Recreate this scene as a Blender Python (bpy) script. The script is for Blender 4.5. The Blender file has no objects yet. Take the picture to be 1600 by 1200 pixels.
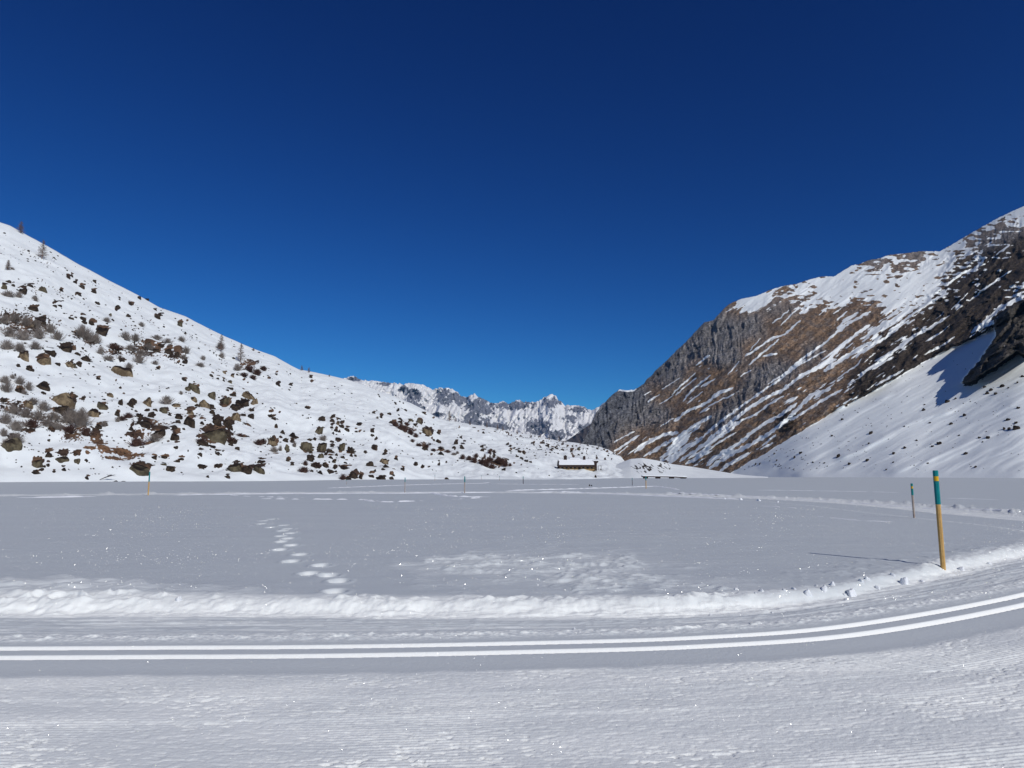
import bpy, math, random
import numpy as np
from mathutils import Vector, Matrix
scene = bpy.context.scene
COL = scene.collection
R = math.radians

# ------------------------------------------------------------------ camera, world, sun, exposure
F = 1067.0                     # focal length in photo pixels (photo 1600 x 1200)
HOR = 742.0
PITCH = math.atan((HOR - 600) / F)
CAMZ = 1.6
cd = bpy.data.cameras.new('camera'); cam = bpy.data.objects.new('camera', cd); COL.objects.link(cam)
cd.sensor_width = 36; cd.lens = 36 * F / 1600; cd.clip_start = .1; cd.clip_end = 60000
cam.location = (0, 0, CAMZ); cam.rotation_euler = (math.pi / 2 + PITCH, 0, 0)
scene.camera = cam

SUN_AZ, SUN_EL = R(142.8), R(34)
w = bpy.data.worlds.new("World"); scene.world = w; w.use_nodes = True
nt = w.node_tree; bg = nt.nodes['Background']
sky = nt.nodes.new('ShaderNodeTexSky'); sky.sky_type = 'NISHITA'; sky.sun_disc = False
sky.sun_elevation = SUN_EL; sky.sun_rotation = SUN_AZ
sky.altitude = 2300; sky.air_density = 1.0; sky.dust_density = 0.15; sky.ozone_density = 3.0
gam = nt.nodes.new('ShaderNodeGamma'); gam.inputs['Gamma'].default_value = 1.0
hs = nt.nodes.new('ShaderNodeHueSaturation'); hs.inputs['Saturation'].default_value = 1.1
# high alpine sky: each channel of the physical sky deepened towards the zenith
nt.nodes.remove(gam); nt.nodes.remove(hs)
sp_ = nt.nodes.new('ShaderNodeSeparateColor'); cb_ = nt.nodes.new('ShaderNodeCombineColor'); nt.links.new(sky.outputs[0], sp_.inputs[0])
for i_, (ex, ga) in enumerate(((2.1, .48), (1.80, .86), (1.42, .90))):
    a_ = nt.nodes.new('ShaderNodeMath'); a_.operation = 'MULTIPLY'; a_.inputs[1].default_value = .1; nt.links.new(sp_.outputs[i_], a_.inputs[0])
    p_ = nt.nodes.new('ShaderNodeMath'); p_.operation = 'POWER'; p_.inputs[1].default_value = ex; nt.links.new(a_.outputs[0], p_.inputs[0])
    g_ = nt.nodes.new('ShaderNodeMath'); g_.operation = 'MULTIPLY'; g_.inputs[1].default_value = ga * 10; nt.links.new(p_.outputs[0], g_.inputs[0])
    nt.links.new(g_.outputs[0], cb_.inputs[i_])
nt.links.new(cb_.outputs[0], bg.inputs[0])
bg.inputs[1].default_value = 0.1
sl = bpy.data.lights.new('sun', 'SUN'); sl.energy = 3.35; sl.angle = R(.53); sl.color = (1, .966, .895)
sun = bpy.data.objects.new('sun', sl); COL.objects.link(sun)
SD = Vector((math.sin(SUN_AZ) * math.cos(SUN_EL), math.cos(SUN_AZ) * math.cos(SUN_EL), math.sin(SUN_EL)))
sun.rotation_euler = SD.to_track_quat('Z', 'Y').to_euler(); sun.location = SD * 50 + Vector((0, 0, 20))
scene.view_settings.view_transform = 'Standard'; scene.view_settings.look = 'None'
scene.view_settings.exposure = 0.0; scene.view_settings.gamma = 1.0

# ------------------------------------------------------------------ helpers
CP, SP = math.cos(PITCH), math.sin(PITCH)
def ray(x, y):
    u = (np.asarray(x, float) - 800) / F; v = (600 - np.asarray(y, float)) / F
    return u, CP - SP * v, SP + CP * v
def G(x, y, z=0.0):            # point of the horizontal plane at height z seen at photo pixel x, y
    a, b, c = ray(x, y); t = (z - CAMZ) / c
    return a * t, b * t
def P(x, y, D):                # point at forward distance D seen at photo pixel x, y
    a, b, c = ray(x, y); t = D / b
    return a * t, b * t, CAMZ + c * t
def proj(p):
    X, Y, Z = p[..., 0], p[..., 1], p[..., 2] - CAMZ
    d = Y * CP + Z * SP; v = (-Y * SP + Z * CP) / d
    return 800 + F * X / d, 600 - F * v

def _h(ix, iy, s):
    h = (ix.astype(np.int64) * 374761393 + iy.astype(np.int64) * 668265263 + s * 1274126177) & 0xffffffff
    h = ((h ^ (h >> 13)) * 1274126177) & 0xffffffff
    return h ^ (h >> 16)
def noise(x, y, s=0):          # gradient noise, about -1 .. 1
    x = np.asarray(x, float); y = np.asarray(y, float)
    ix = np.floor(x); iy = np.floor(y); fx = x - ix; fy = y - iy
    ux = fx * fx * fx * (fx * (fx * 6 - 15) + 10); uy = fy * fy * fy * (fy * (fy * 6 - 15) + 10)
    def g(a, b):
        an = _h(ix + a, iy + b, s) * (2 * math.pi / 4294967296.0)
        return np.cos(an) * (fx - a) + np.sin(an) * (fy - b)
    n0 = g(0, 0) * (1 - ux) + g(1, 0) * ux; n1 = g(0, 1) * (1 - ux) + g(1, 1) * ux
    return (n0 * (1 - uy) + n1 * uy) * 1.45
def fbm(x, y, o=4, s=0, g=.5):
    a = 1.0; r = 0; t = 0
    for i in range(o):
        r = r + a * noise(x * 2 ** i + i * 7.3, y * 2 ** i - i * 3.1, s + i); t += a; a *= g
    return r / t
def ridged(x, y, o=4, s=0, g=.5):
    a = 1.0; r = 0; t = 0
    for i in range(o):
        r = r + a * (1 - np.abs(noise(x * 2 ** i + i * 5.7, y * 2 ** i + i * 9.1, s + i)) * 1.6); t += a; a *= g
    return r / t
def sst(a, b, x):
    t = np.clip((x - a) / (b - a), 0, 1); return t * t * (3 - 2 * t)
def bump(x, c, r):
    return np.exp(-((x - c) / r) ** 2)
def lin(pts, x, k):
    pts = sorted(pts); return np.interp(x, [p[0] for p in pts], [p[k] for p in pts])
def smooth1(a, n):
    if n < 1: return a
    k = np.hanning(2 * n + 3)[1:-1]; k /= k.sum()
    return np.convolve(np.pad(a, n, mode='edge'), k, 'valid')
def inpoly(px, py, poly):
    r = np.zeros(px.shape, bool); n = len(poly)
    for i in range(n):
        x1, y1 = poly[i]; x2, y2 = poly[(i + 1) % n]
        if y1 == y2: continue
        c = ((y1 > py) != (y2 > py)) & (px < (x2 - x1) * (py - y1) / (y2 - y1) + x1); r ^= c
    return r
def segdist(px, py, pts):      # distance to a polyline, arclength there, signed side
    best = np.full(px.shape, 1e9); S = np.zeros(px.shape); sg = np.ones(px.shape); acc = 0
    for (x1, y1), (x2, y2) in zip(pts[:-1], pts[1:]):
        dx, dy = x2 - x1, y2 - y1; L = math.hypot(dx, dy)
        t = np.clip(((px - x1) * dx + (py - y1) * dy) / L ** 2, 0, 1)
        ex, ey = px - x1 - t * dx, py - y1 - t * dy; d = np.hypot(ex, ey); m = d < best
        best = np.where(m, d, best); S = np.where(m, acc + t * L, S); sg = np.where(m, np.sign(dx * ey - dy * ex), sg); acc += L
    return best * sg, S
def catmull(pts, n=6):
    o = []; q = [pts[0]] + list(pts) + [pts[-1]]
    for i in range(1, len(q) - 2):
        for k in range(n):
            t = k / n; r = []
            for c in range(len(pts[0])):
                a, b, d, e = q[i - 1][c], q[i][c], q[i + 1][c], q[i + 2][c]
                r.append(.5 * ((2 * b) + (d - a) * t + (2 * a - 5 * b + 4 * d - e) * t * t + (3 * b - a - 3 * d + e) * t ** 3))
            o.append(tuple(r))
    o.append(tuple(pts[-1])); return o

def tag(o, label=None, cat=None, group=None, kind=None):
    if label: o['label'] = label
    if cat: o['category'] = cat
    if group: o['group'] = group
    if kind: o['kind'] = kind
    return o
def link(name, me, mat=None, parent=None, smooth=False):
    if mat: me.materials.append(mat)
    o = bpy.data.objects.new(name, me); COL.objects.link(o)
    if parent: o.parent = parent
    if smooth and len(me.polygons): me.polygons.foreach_set('use_smooth', np.ones(len(me.polygons), bool))
    return o
def empty(name, loc, rz=0):
    o = bpy.data.objects.new(name, None); COL.objects.link(o); o.location = loc; o.rotation_euler = (0, 0, rz)
    o.empty_display_size = .2; return o
def grid_mesh(name, V, attrs=None, cols=None):      # V: rows x cols x 3
    n, m = V.shape[:2]; me = bpy.data.meshes.new(name)
    me.vertices.add(n * m); me.vertices.foreach_set('co', V.reshape(-1).astype(np.float32))
    i = np.arange(n - 1)[:, None] * m + np.arange(m - 1)[None, :]
    q = np.stack([i, i + 1, i + m + 1, i + m], -1).reshape(-1, 4)
    k = len(q); me.loops.add(k * 4); me.loops.foreach_set('vertex_index', q.reshape(-1).astype(np.int32))
    me.polygons.add(k); me.polygons.foreach_set('loop_start', (np.arange(k) * 4).astype(np.int32))
    me.polygons.foreach_set('loop_total', np.full(k, 4, np.int32))
    me.update(calc_edges=True)
    for a, v in (attrs or {}).items():
        at = me.attributes.new(a, 'FLOAT', 'POINT'); at.data.foreach_set('value', v.reshape(-1).astype(np.float32))
    for a, v in (cols or {}).items():
        at = me.attributes.new(a, 'FLOAT_COLOR', 'POINT')
        c = np.concatenate([v.reshape(-1, 3), np.ones((n * m, 1))], 1); at.data.foreach_set('color', c.reshape(-1).astype(np.float32))
    return me
class MB:                       # collects simple solids into one mesh
    def __init__(s): s.v = []; s.f = []
    def add(s, v, f):
        b = len(s.v); s.v += [tuple(p) for p in v]; s.f += [tuple(i + b for i in q) for q in f]
    def box(s, x0, x1, y0, y1, z0, z1):
        s.add([(x0, y0, z0), (x1, y0, z0), (x1, y1, z0), (x0, y1, z0), (x0, y0, z1), (x1, y0, z1), (x1, y1, z1), (x0, y1, z1)],
              [(0, 3, 2, 1), (4, 5, 6, 7), (0, 1, 5, 4), (1, 2, 6, 5), (2, 3, 7, 6), (3, 0, 4, 7)])
    def prism(s, poly, y0, y1):  # poly in x-z, extruded along y
        n = len(poly); s.add([(x, y0, z) for x, z in poly] + [(x, y1, z) for x, z in poly],
              [tuple(range(n)), tuple(range(2 * n - 1, n - 1, -1))] + [(i, i + n, (i + 1) % n + n, (i + 1) % n) for i in range(n)])
    def prismx(s, poly, x0, x1):  # poly in y-z, extruded along x
        n = len(poly); s.add([(x0, y, z) for y, z in poly] + [(x1, y, z) for y, z in poly],
              [tuple(range(n - 1, -1, -1)), tuple(range(n, 2 * n))] + [(i, (i + 1) % n, (i + 1) % n + n, i + n) for i in range(n)])
    def tube(s, pts, rad, n=6, cap=True):
        pts = [Vector(p) for p in pts]; b = len(s.v); k = len(pts)
        for i, p in enumerate(pts):
            d = (pts[min(i + 1, k - 1)] - pts[max(i - 1, 0)]).normalized()
            a = d.orthogonal() if abs(d.z) < .95 else Vector((1, 0, 0)); a = (a - d * a.dot(d)).normalized(); c = d.cross(a)
            r = rad[i] if hasattr(rad, '__len__') else rad
            for j in range(n):
                t = 2 * math.pi * j / n; s.v.append(tuple(p + a * r * math.cos(t) + c * r * math.sin(t)))
        for i in range(k - 1):
            for j in range(n): s.f.append((b + i * n + j, b + i * n + (j + 1) % n, b + (i + 1) * n + (j + 1) % n, b + (i + 1) * n + j))
        if cap: s.f.append(tuple(b + j for j in range(n - 1, -1, -1))); s.f.append(tuple(b + (k - 1) * n + j for j in range(n)))
    def mesh(s, name):
        me = bpy.data.meshes.new(name); me.from_pydata(s.v, [], s.f); me.update(); return me
    def build(s, name, mat, parent=None, smooth=False): return link(name, s.mesh(name), mat, parent, smooth)

# ------------------------------------------------------------------ materials
def new_mat(name):
    m = bpy.data.materials.new(name); m.use_nodes = True; t = m.node_tree
    return m, t, t.nodes['Principled BSDF']
class N:                        # tiny node helper
    def __init__(s, t): s.t = t
    def n(s, ty, **k):
        o = s.t.nodes.new(ty)
        for a, v in k.items():
            if a in ('i',):
                for kk, vv in v.items():
                    if hasattr(vv, 'is_output') or isinstance(vv, bpy.types.NodeSocket): s.t.links.new(vv, o.inputs[kk])
                    else: o.inputs[kk].default_value = vv
            else: setattr(o, a, v)
        return o
    def math(s, op, a, b=0.0, c=None, clamp=False):
        o = s.n('ShaderNodeMath', operation=op); o.use_clamp = clamp
        for k, v in ((0, a), (1, b), (2, c)):
            if v is None: continue
            if isinstance(v, bpy.types.NodeSocket): s.t.links.new(v, o.inputs[k])
            else: o.inputs[k].default_value = v
        return o.outputs[0]
    def mix(s, f, a, b):
        o = s.n('ShaderNodeMix', data_type='RGBA')
        for k, v in ((0, f), (6, a), (7, b)):
            if isinstance(v, bpy.types.NodeSocket): s.t.links.new(v, o.inputs[k])
            else: o.inputs[k].default_value = v if k == 0 else (*v, 1)
        return o.outputs[2]
    def attr(s, name): return s.n('ShaderNodeAttribute', attribute_name=name)
    def obj(s): return s.n('ShaderNodeTexCoord').outputs['Object']
    def noise(s, vec, scale, detail=4, rough=.5):
        o = s.n('ShaderNodeTexNoise', i={'Vector': vec, 'Scale': scale, 'Detail': detail, 'Roughness': rough}); return o.outputs['Fac']
    def ramp(s, f, a, b):
        o = s.n('ShaderNodeMapRange', i={0: f, 1: a, 2: b}); o.interpolation_type = 'SMOOTHSTEP'; return o.outputs[0]
    def bump(s, h, dist, strength=1.0, normal=None):
        o = s.n('ShaderNodeBump', i={'Height': h, 'Distance': dist, 'Strength': strength})
        if normal: s.t.links.new(normal, o.inputs['Normal'])
        return o.outputs[0]
SNOW = (.775, .808, .825)
def mat_field():                # lake snow and groomed trail, with ice glints
    m, t, b = new_mat('field_snow'); k = N(t); o = k.obj()
    pack = k.attr('pack').outputs['Fac']
    mpv = k.n('ShaderNodeVectorMath', operation='MULTIPLY', i={0: o, 1: (.28, 1.5, 1)}); big = k.noise(mpv.outputs[0], .45, 6, .62); fine = k.noise(o, 18, 4, .6)
    c = k.mix(pack, (.525, .562, .588), (.475, .505, .53))  # lake snow darker than the hills: its weaker sunlight put into the colour
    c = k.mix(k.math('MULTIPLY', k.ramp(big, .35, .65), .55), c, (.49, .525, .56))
    c = k.mix(k.math('MULTIPLY', k.attr('fresh_lit').outputs['Fac'], 1.0), c, (.915, .93, .905))  # loose snow, and sunlit faces whitened in the colour
    t.links.new(c, b.inputs['Base Color']); b.inputs['Roughness'].default_value = .75
    b.inputs['Specular IOR Level'].default_value = .25
    sep = k.n('ShaderNodeSeparateXYZ', i={0: o})
    nb = k.bump(fine, .006, .8)
    nb = k.bump(k.noise(o, 60, 3, .6), .004, .7, nb)
    t.links.new(nb, b.inputs['Normal'])
    # glints: sparse tilted crystals that mirror the sun
    prev = b.outputs[0]
    for sc, thr, lo, hi in ((150, .975, 2.0, 10.0), (70, .962, 9.5, 38.0)):
        vo = k.n('ShaderNodeTexVoronoi', i={'Vector': o, 'Scale': sc}); vo.feature = 'F1'
        col = k.n('ShaderNodeSeparateColor', i={0: vo.outputs['Color']})
        pick = k.math('GREATER_THAN', col.outputs[0], thr)
        near = k.math('LESS_THAN', vo.outputs['Distance'], .24 if sc > 100 else .30)
        rng = k.math('MULTIPLY', k.math('GREATER_THAN', sep.outputs[1], lo), k.math('LESS_THAN', sep.outputs[1], hi))
        f = k.math('MULTIPLY', k.math('MULTIPLY', pick, near), rng)
        nx = k.math('ADD', k.math('MULTIPLY', col.outputs[1], 1.8), -.35)
        ny = k.math('SUBTRACT', k.math('MULTIPLY', col.outputs[2], -1.5), .9)
        nv = k.n('ShaderNodeCombineXYZ', i={0: nx, 1: ny, 2: .8})
        nn = k.n('ShaderNodeVectorMath', operation='NORMALIZE', i={0: nv.outputs[0]})
        gl = k.n('ShaderNodeBsdfGlossy')
        gl.inputs['Roughness'].default_value = .22; t.links.new(k.math('MULTIPLY', f, .28 if sc > 100 else .45), gl.inputs['Color'])
        t.links.new(nn.outputs[0], gl.inputs['Normal'])
        mx = k.n('ShaderNodeAddShader', i={0: prev, 1: gl.outputs[0]}); prev = mx.outputs[0]
    t.links.new(prev, t.nodes['Material Output'].inputs[0])
    return m
def mat_terrain(name, snow=SNOW, scale=.5, kk=.5, bumpd=.4, rockbump=1.5, soft=.06):
    m, t, b = new_mat(name); k = N(t); o = k.obj()
    cov = k.attr('snow').outputs['Fac']; rc = k.attr('rock').outputs['Color']
    n1 = k.noise(o, scale, 6, .62); n2 = k.noise(o, scale * 4, 5, .65); n3 = k.noise(o, scale * .25, 3)
    d = k.math('ADD', cov, k.math('MULTIPLY', k.math('SUBTRACT', n1, .5), kk))
    d = k.math('ADD', d, k.math('MULTIPLY', k.math('SUBTRACT', n2, .5), kk * .6))
    f = k.ramp(d, .5 - soft, .5 + soft)
    v = k.ramp(n2, .25, .8); rk = k.mix(v, (0, 0, 0), (1, 1, 1))
    mul = k.n('ShaderNodeMix', data_type='RGBA', blend_type='MULTIPLY', i={0: .75, 6: rc, 7: rk})
    br = k.n('ShaderNodeMix', data_type='RGBA', blend_type='MULTIPLY', i={0: 1.0, 6: mul.outputs[2], 7: (2.1, 2.1, 2.1, 1)})
    sc = k.mix(k.math('MULTIPLY', k.ramp(n3, .3, .7), .5), snow, tuple(a * .93 for a in snow))
    t.links.new(k.mix(f, br.outputs[2], sc), b.inputs['Base Color'])
    b.inputs['Roughness'].default_value = .85; b.inputs['Specular IOR Level'].default_value = .15
    sb = k.bump(n1, bumpd, .35); rb = k.bump(n2, rockbump, 1.0)
    mv = k.n('ShaderNodeMix', data_type='VECTOR', i={0: f, 4: rb, 5: sb})
    t.links.new(mv.outputs[1], b.inputs['Normal'])
    return m
def mat_simple(name, c1, c2, scale=3, rough=.8, bumpd=.02, detail=4):
    m, t, b = new_mat(name); k = N(t); o = k.obj(); n = k.noise(o, scale, detail, .6)
    t.links.new(k.mix(k.ramp(n, .3, .7), c1, c2), b.inputs['Base Color']); b.inputs['Roughness'].default_value = rough
    b.inputs['Specular IOR Level'].default_value = .25
    t.links.new(k.bump(n, bumpd, .8), b.inputs['Normal']); return m
def mat_boulder(name, base, light, lichen, cap):
    m, t, b = new_mat(name); k = N(t); o = k.obj()
    oi = k.n('ShaderNodeObjectInfo'); mp = k.n('ShaderNodeVectorMath', operation='ADD', i={0: o, 1: oi.outputs['Location']})
    v = mp.outputs[0]; n = k.noise(v, 1.6, 6, .65); n2 = k.noise(v, .9, 3)
    nz = k.n('ShaderNodeSeparateXYZ', i={0: k.n('ShaderNodeNewGeometry').outputs['Normal']}).outputs[2]
    c = k.mix(k.ramp(n, .38, .62), base, light)
    top = k.ramp(k.math('ADD', nz, k.math('MULTIPLY', n2, .9)), .75, 1.1)
    c = k.mix(top, c, lichen)
    sn = k.ramp(k.math('ADD', nz, k.math('MULTIPLY', n, .5)), cap, cap + .08)
    c = k.mix(sn, c, SNOW)
    t.links.new(c, b.inputs['Base Color']); b.inputs['Roughness'].default_value = .9; b.inputs['Specular IOR Level'].default_value = .15
    t.links.new(k.bump(n, .25, .9), b.inputs['Normal']); return m
M = {}
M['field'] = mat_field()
M['hill'] = mat_terrain('hillside_snow', scale=.35, kk=.75, bumpd=.5, rockbump=.8)
M['mount'] = mat_terrain('mountain_rock_and_snow', scale=.09, kk=.42, bumpd=1.0, rockbump=5)
M['far'] = mat_terrain('far_rock_and_snow', snow=(.80, .80, .80), scale=.011, kk=.55, bumpd=8, rockbump=30)
M['rock_dark'] = mat_boulder('dark_lichen_rock', (.020, .014, .011), (.055, .040, .028), (.012, .009, .008), 1.36)
M['rock_tan'] = mat_boulder('tan_gneiss_rock', (.10, .072, .045), (.23, .175, .11), (.022, .015, .012), 1.27)
M['rock_olive'] = mat_boulder('olive_grey_rock', (.050, .040, .026), (.125, .105, .068), (.016, .012, .010), 1.29)
M['twig'] = mat_simple('bare_twigs', (.15, .122, .108), (.27, .235, .21), 2)
M['twig_red'] = mat_simple('reddish_dwarf_shrub', (.055, .028, .024), (.11, .06, .045), 2)
M['larch'] = mat_simple('larch_bark', (.13, .088, .07), (.22, .16, .13), 2)
M['snow'] = mat_simple('loose_snow', (.86, .875, .90), (.80, .82, .86), 6, .75, .02)
M['teal'] = mat_simple('teal_paint', (.0, .17, .18), (.005, .21, .215), 9, .5, .001)
M['wood'] = mat_simple('yellow_pine_pole', (.46, .27, .085), (.56, .35, .13), 14, .6, .001)
M['wood_pale'] = mat_simple('weathered_pole', (.30, .235, .20), (.42, .35, .30), 12, .7, .001)
M['orange'] = mat_simple('orange_marker', (.65, .36, .01), (.72, .42, .02), 8, .45, .0005)
M['timber'] = mat_simple('dark_timber', (.022, .014, .012), (.05, .03, .024), 2, .8, .02)
M['stone'] = mat_simple('ochre_stone_wall', (.17, .10, .045), (.42, .29, .15), 1.3, .9, .05)
M['glass'] = mat_simple('dark_window', (.012, .014, .02), (.02, .025, .035), 2, .2, .0)

# ------------------------------------------------------------------ trail centre line and ski tracks (world metres)
TZ = -.12
def mid(x, ya, yb):
    a = G(x, ya, TZ); b = G(x, yb, TZ); return ((a[0] + b[0]) / 2, (a[1] + b[1]) / 2)
near = [mid(0, 1013, 1029), mid(250, 1011.5, 1027.5), mid(500, 1010.5, 1025.5), mid(800, 1005, 1020), mid(1100, 997, 1009), mid(1350, 976, 989), mid(1600, 930, 945)]
x0, y0 = near[0]
TRAIL = [(-60, y0 - 4), (-30, y0 - 1.0), (-12, y0 - .15)] + near + [(10.2, 12.0), (13.3, 14.4), (15.9, 17.2), (17.3, 20.5), (17.6, 25), (17.7, 31), (18.2, 38), (17.2, 45), (14, 52), (9, 58), (0, 62.5), (-8, 63.5), (-22, 60.5), (-39, 53.5), (-75, 43)]
TRAILC = catmull([(float(a), float(b)) for a, b in TRAIL], 6)
FOOT = [(680,78),(670,92),(715,110),(780,100),(720,70),(800,118),(775,128),(815,140),(770,155),(800,167),(770,182),(820,200),(760,222),(860,246),(815,280),(965,300),(905,342),(1005,352),(1055,380),(1035,432)]
FOOT = [(200 + a / 3.2, 790 + b / 3.2) for a, b in FOOT]
def field_height(X, Y):
    d = np.full(X.shape, 99.0); s = np.zeros(X.shape)
    near_m = (Y > -12) & (Y < 75) & (np.abs(X) < 90)
    # coarse prefilter by segment chunks
    dd, ss = segdist(X[near_m], Y[near_m], TRAILC)
    d[near_m] = dd; s[near_m] = ss
    px, py = proj(np.stack([X, np.maximum(Y, 1.0), np.zeros_like(X)], -1))
    nearleg = 1 - sst(14, 22, Y)
    z = .012 * fbm(X * .25, Y * .25, 3, 5) + .004 * fbm(X * 1.6, Y * 2.2, 3, 6)
    z += .35 * fbm(X * .012, Y * .012, 2, 8) * sst(40, 120, Y)
    # wind ripples
    z += (.009 * np.maximum(0, noise(X * .9 + 2 * Y * .1, Y * 3.0, 9)) * sst(-.2, .3, noise(X * .15, Y * .2, 10)) + .006 * fbm(X * .8, Y * 1.6, 3, 7)) * sst(0, 6, Y)
    lvl = TZ * nearleg - .05 * (1 - nearleg) * (Y < 70)
    edge = np.where(Y < 22, np.interp(X, [-8, -3, 0, 2, 4.5, 7, 9, 14], [2.25, 2.2, 1.92, 1.76, 1.62, 1.98, 2.15, 2.35]), 2.4) + .06 * noise(s * .6, s * 0, 11) + .05 * noise(s * 2.1, s * 0, 12)
    fwid = np.interp(X, [1, 3.5, 6, 9], [.42, .26, .26, .36])
    tin = 1 - sst(edge - fwid, edge, d)                 # 1 on the trail, 0 on the lake side
    outer = 1 - sst(3.2, 3.9, -d) * sst(16, 24, Y)     # outer edge only on the far leg
    on = tin * outer
    rg = .35 + .65 * sst(-.25, .3, noise(X * .7, Y * .7, 18))
    lump = fbm(X * 2.6, Y * 2.6, 4, 13) * .06 + .026 * fbm(X * 8, Y * 8, 2, 14) * rg
    crest = bump(d, edge + .08, .22 * fwid / .42)
    amp = nearleg * (1 + .5 * noise(s * .35, s * 0, 15)) + .45 * (1 - nearleg) * (Y < 70)
    z = z * (1 - on) + (lvl) * on
    side = 1 - .55 * sst(1.5, 4.5, X) * (1 - .6 * sst(5.5, 9, X))
    wob = .55 + .9 * sst(-.35, .35, noise(s * .45, s * 0, 16))
    crk = np.maximum(0, ridged(X * 1.9 + .6 * Y, Y * 2.2, 3, 19) - .55)
    z += crest * amp * (.008 + lump * .5 + .12 * crk) * side * wob
    z += bump(d, edge - .18, .28) * (lump * .5 - .06 * crk) * amp * side
    z += bump(d, -3.55, .5) * sst(18, 26, Y) * (Y < 75) * (.09 + .9 * np.maximum(0, fbm(X * 1.3, Y * 1.3, 3, 17)) * .35)
    # trail surface
    g1 = on * nearleg
    for c in (-.175, .175):
        q = d - c
        z -= .068 * g1 * (sst(-.070, -.058, q) * (1 - sst(.0, .092, q)))
    rough = bump(d, .60, .17) * g1
    z += rough * (.012 + .050 * np.maximum(0, fbm(s * 5, d * 9, 4, 21)))
    lane = sst(.75, .9, d) * (1 - sst(1.8, 2.1, d)) * g1
    z += lane * (.016 * noise(s * .35, d * 8, 22) + .008 * noise(s * 1.0, d * 22, 23) + .022 * np.maximum(0, fbm(s * 4, d * 7, 3, 24)))
    crumb = 1 - sst(-.84, -.68, d + .05 * noise(s * 3, s * 0, 25))
    crumb = crumb * (on if True else 1)
    cr = .5 * fbm(s * 10, d * 19, 3, 26, .65) + .55 * fbm(X * 22, Y * 26, 2, 27)
    cmod = .35 + .65 * sst(-.25, .35, fbm(s * .5, d * .9, 3, 28))
    chip = sst(.02, .22, fbm(s * 9, d * 22, 3, 43, .6)) * sst(-.3, .2, fbm(X * 12, Y * 14, 2, 44))
    clus = sst(-.05, .35, fbm(s * .9, d * 1.6, 3, 45)) * (.35 + .65 * sst(-2.2, -3.4, d))
    pit = sst(.10, .26, fbm(s * 8, d * 21, 3, 46, .6))
    z += crumb * (.004 + .004 * cr + .004 * chip * clus - .016 * pit * (.22 + clus))
    z += crumb * .0028 * np.sin(d * 2 * math.pi / .042) * sst(-.2, .3, noise(s * .4, d * 1.4, 29))
    for c in (-1.45, -1.95, -3.0, -3.9):
        z += crumb * (.006 * sst(-.03, .03, d - c) * (1 - sst(.02, .4, d - c)))
    z -= .012 * bump(d, -.62, .25) * g1
    # foot prints
    for i, (fx, fy) in enumerate(FOOT):
        cx, cy = G(fx, fy); r = np.hypot((X - cx) / .17, (Y - cy) / (.15 + .008 * cy))
        z -= .11 * (1 - sst(.55, 1.0, r)); z += .014 * bump(r, 1.2, .25)
    # churned snow where someone turned
    rp = fbm(X * 1.1 + .8 * noise(X * .5, Y * .5, 31), Y * 1.3, 4, 32)
    def blob(cx, cy, rx, ry, soft=.5): 
        q = np.hypot((px - cx) / rx, (py - cy) / ry) + .25 * noise(px / 40, py / 14, 33); return 1 - sst(1 - soft, 1.1, q)
    onlake = (1 - tin) * sst(edge, edge + .3, d)
    mk = np.maximum.reduce([blob(930, 895, 120, 42), blob(760, 885, 150, 24), .45 * blob(860, 895, 250, 48), .7 * blob(1100, 915, 130, 14)]) * onlake
    z += mk * (.12 * np.maximum(0, ridged(X * .55 + .45 * Y, Y * .8 - .25 * X, 4, 34, .6) - .58) * 1.5 + .035 * rp)
    mk2 = np.maximum(blob(90, 922, 190, 22), .5 * blob(250, 925, 200, 14)) * onlake
    z += mk2 * (.05 + .12 * rp + .06 * np.maximum(0, ridged(X * .8, Y * .9, 3, 36) - .6))
    mk3 = sst(3.6, 2.6, d) * sst(edge, edge + .2, d) * sst(3, 6, X) * (Y < 16)
    z += mk3 * .055 * np.maximum(0, fbm(X * 2.3, Y * 2.3, 3, 37))
    mk4 = .25 * blob(950, 838, 260, 12) * onlake
    z += mk4 * .06 * ridged(X * .5, Y * 1.4, 3, 38)
    pack = np.clip(g1 * (sst(-.8, -.62, d) * (1 - sst(.38, .48, d))) * (.42 + .3 * fbm(s * .8, d * 5, 3, 49)) + lane * .25 + .10 * crumb, 0, 1)
    PRINT_LIT = np.zeros(X.shape)
    for i, (fx, fy) in enumerate(FOOT):
        cx, cy = G(fx, fy); PRINT_LIT = np.maximum(PRINT_LIT, (1 - sst(.8, 1.15, np.hypot((X - cx) / .19, (Y - cy) / (.17 + .008 * cy)))) * .6 * sst(cy - .05, cy + .06, Y) * (.5 + .5 * noise(X * 7, Y * 7, 12)))  # sunlit far wall of each footprint painted into the snow colour
    fresh_lit = np.clip(PRINT_LIT + crest * .7 * amp * side + bump(d, edge - .3, .22) * nearleg * side + rough * .9 * sst(-.3, .3, cr) + mk2 * .3 + mk * .22 + crumb * (.48 + .25 * sst(-.3, .3, fbm(s * .7, d * 3, 3, 30))) + lane * .3 * sst(-.1, .3, noise(s * .4, d * 7, 42)) + on * .15 * nearleg, 0, 1)  # loose and crumbled snow, plus sunlight on the bank face painted whiter
    for c in (-.175, .175):
        fresh_lit = np.maximum(fresh_lit, g1 * sst(-.06, -.045, d - c) * (1 - sst(.08, .10, d - c)))  # sun-facing walls of both ski grooves painted white
    pack = pack * (1 - fresh_lit)
    return z, pack, fresh_lit
ry = np.concatenate([np.linspace(1215, 1050, 210), np.linspace(1049.6, 905, 340), np.linspace(904.6, 800, 250), np.linspace(799, 752, 70)])
Yr = G(800, ry, TZ)[1]
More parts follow.
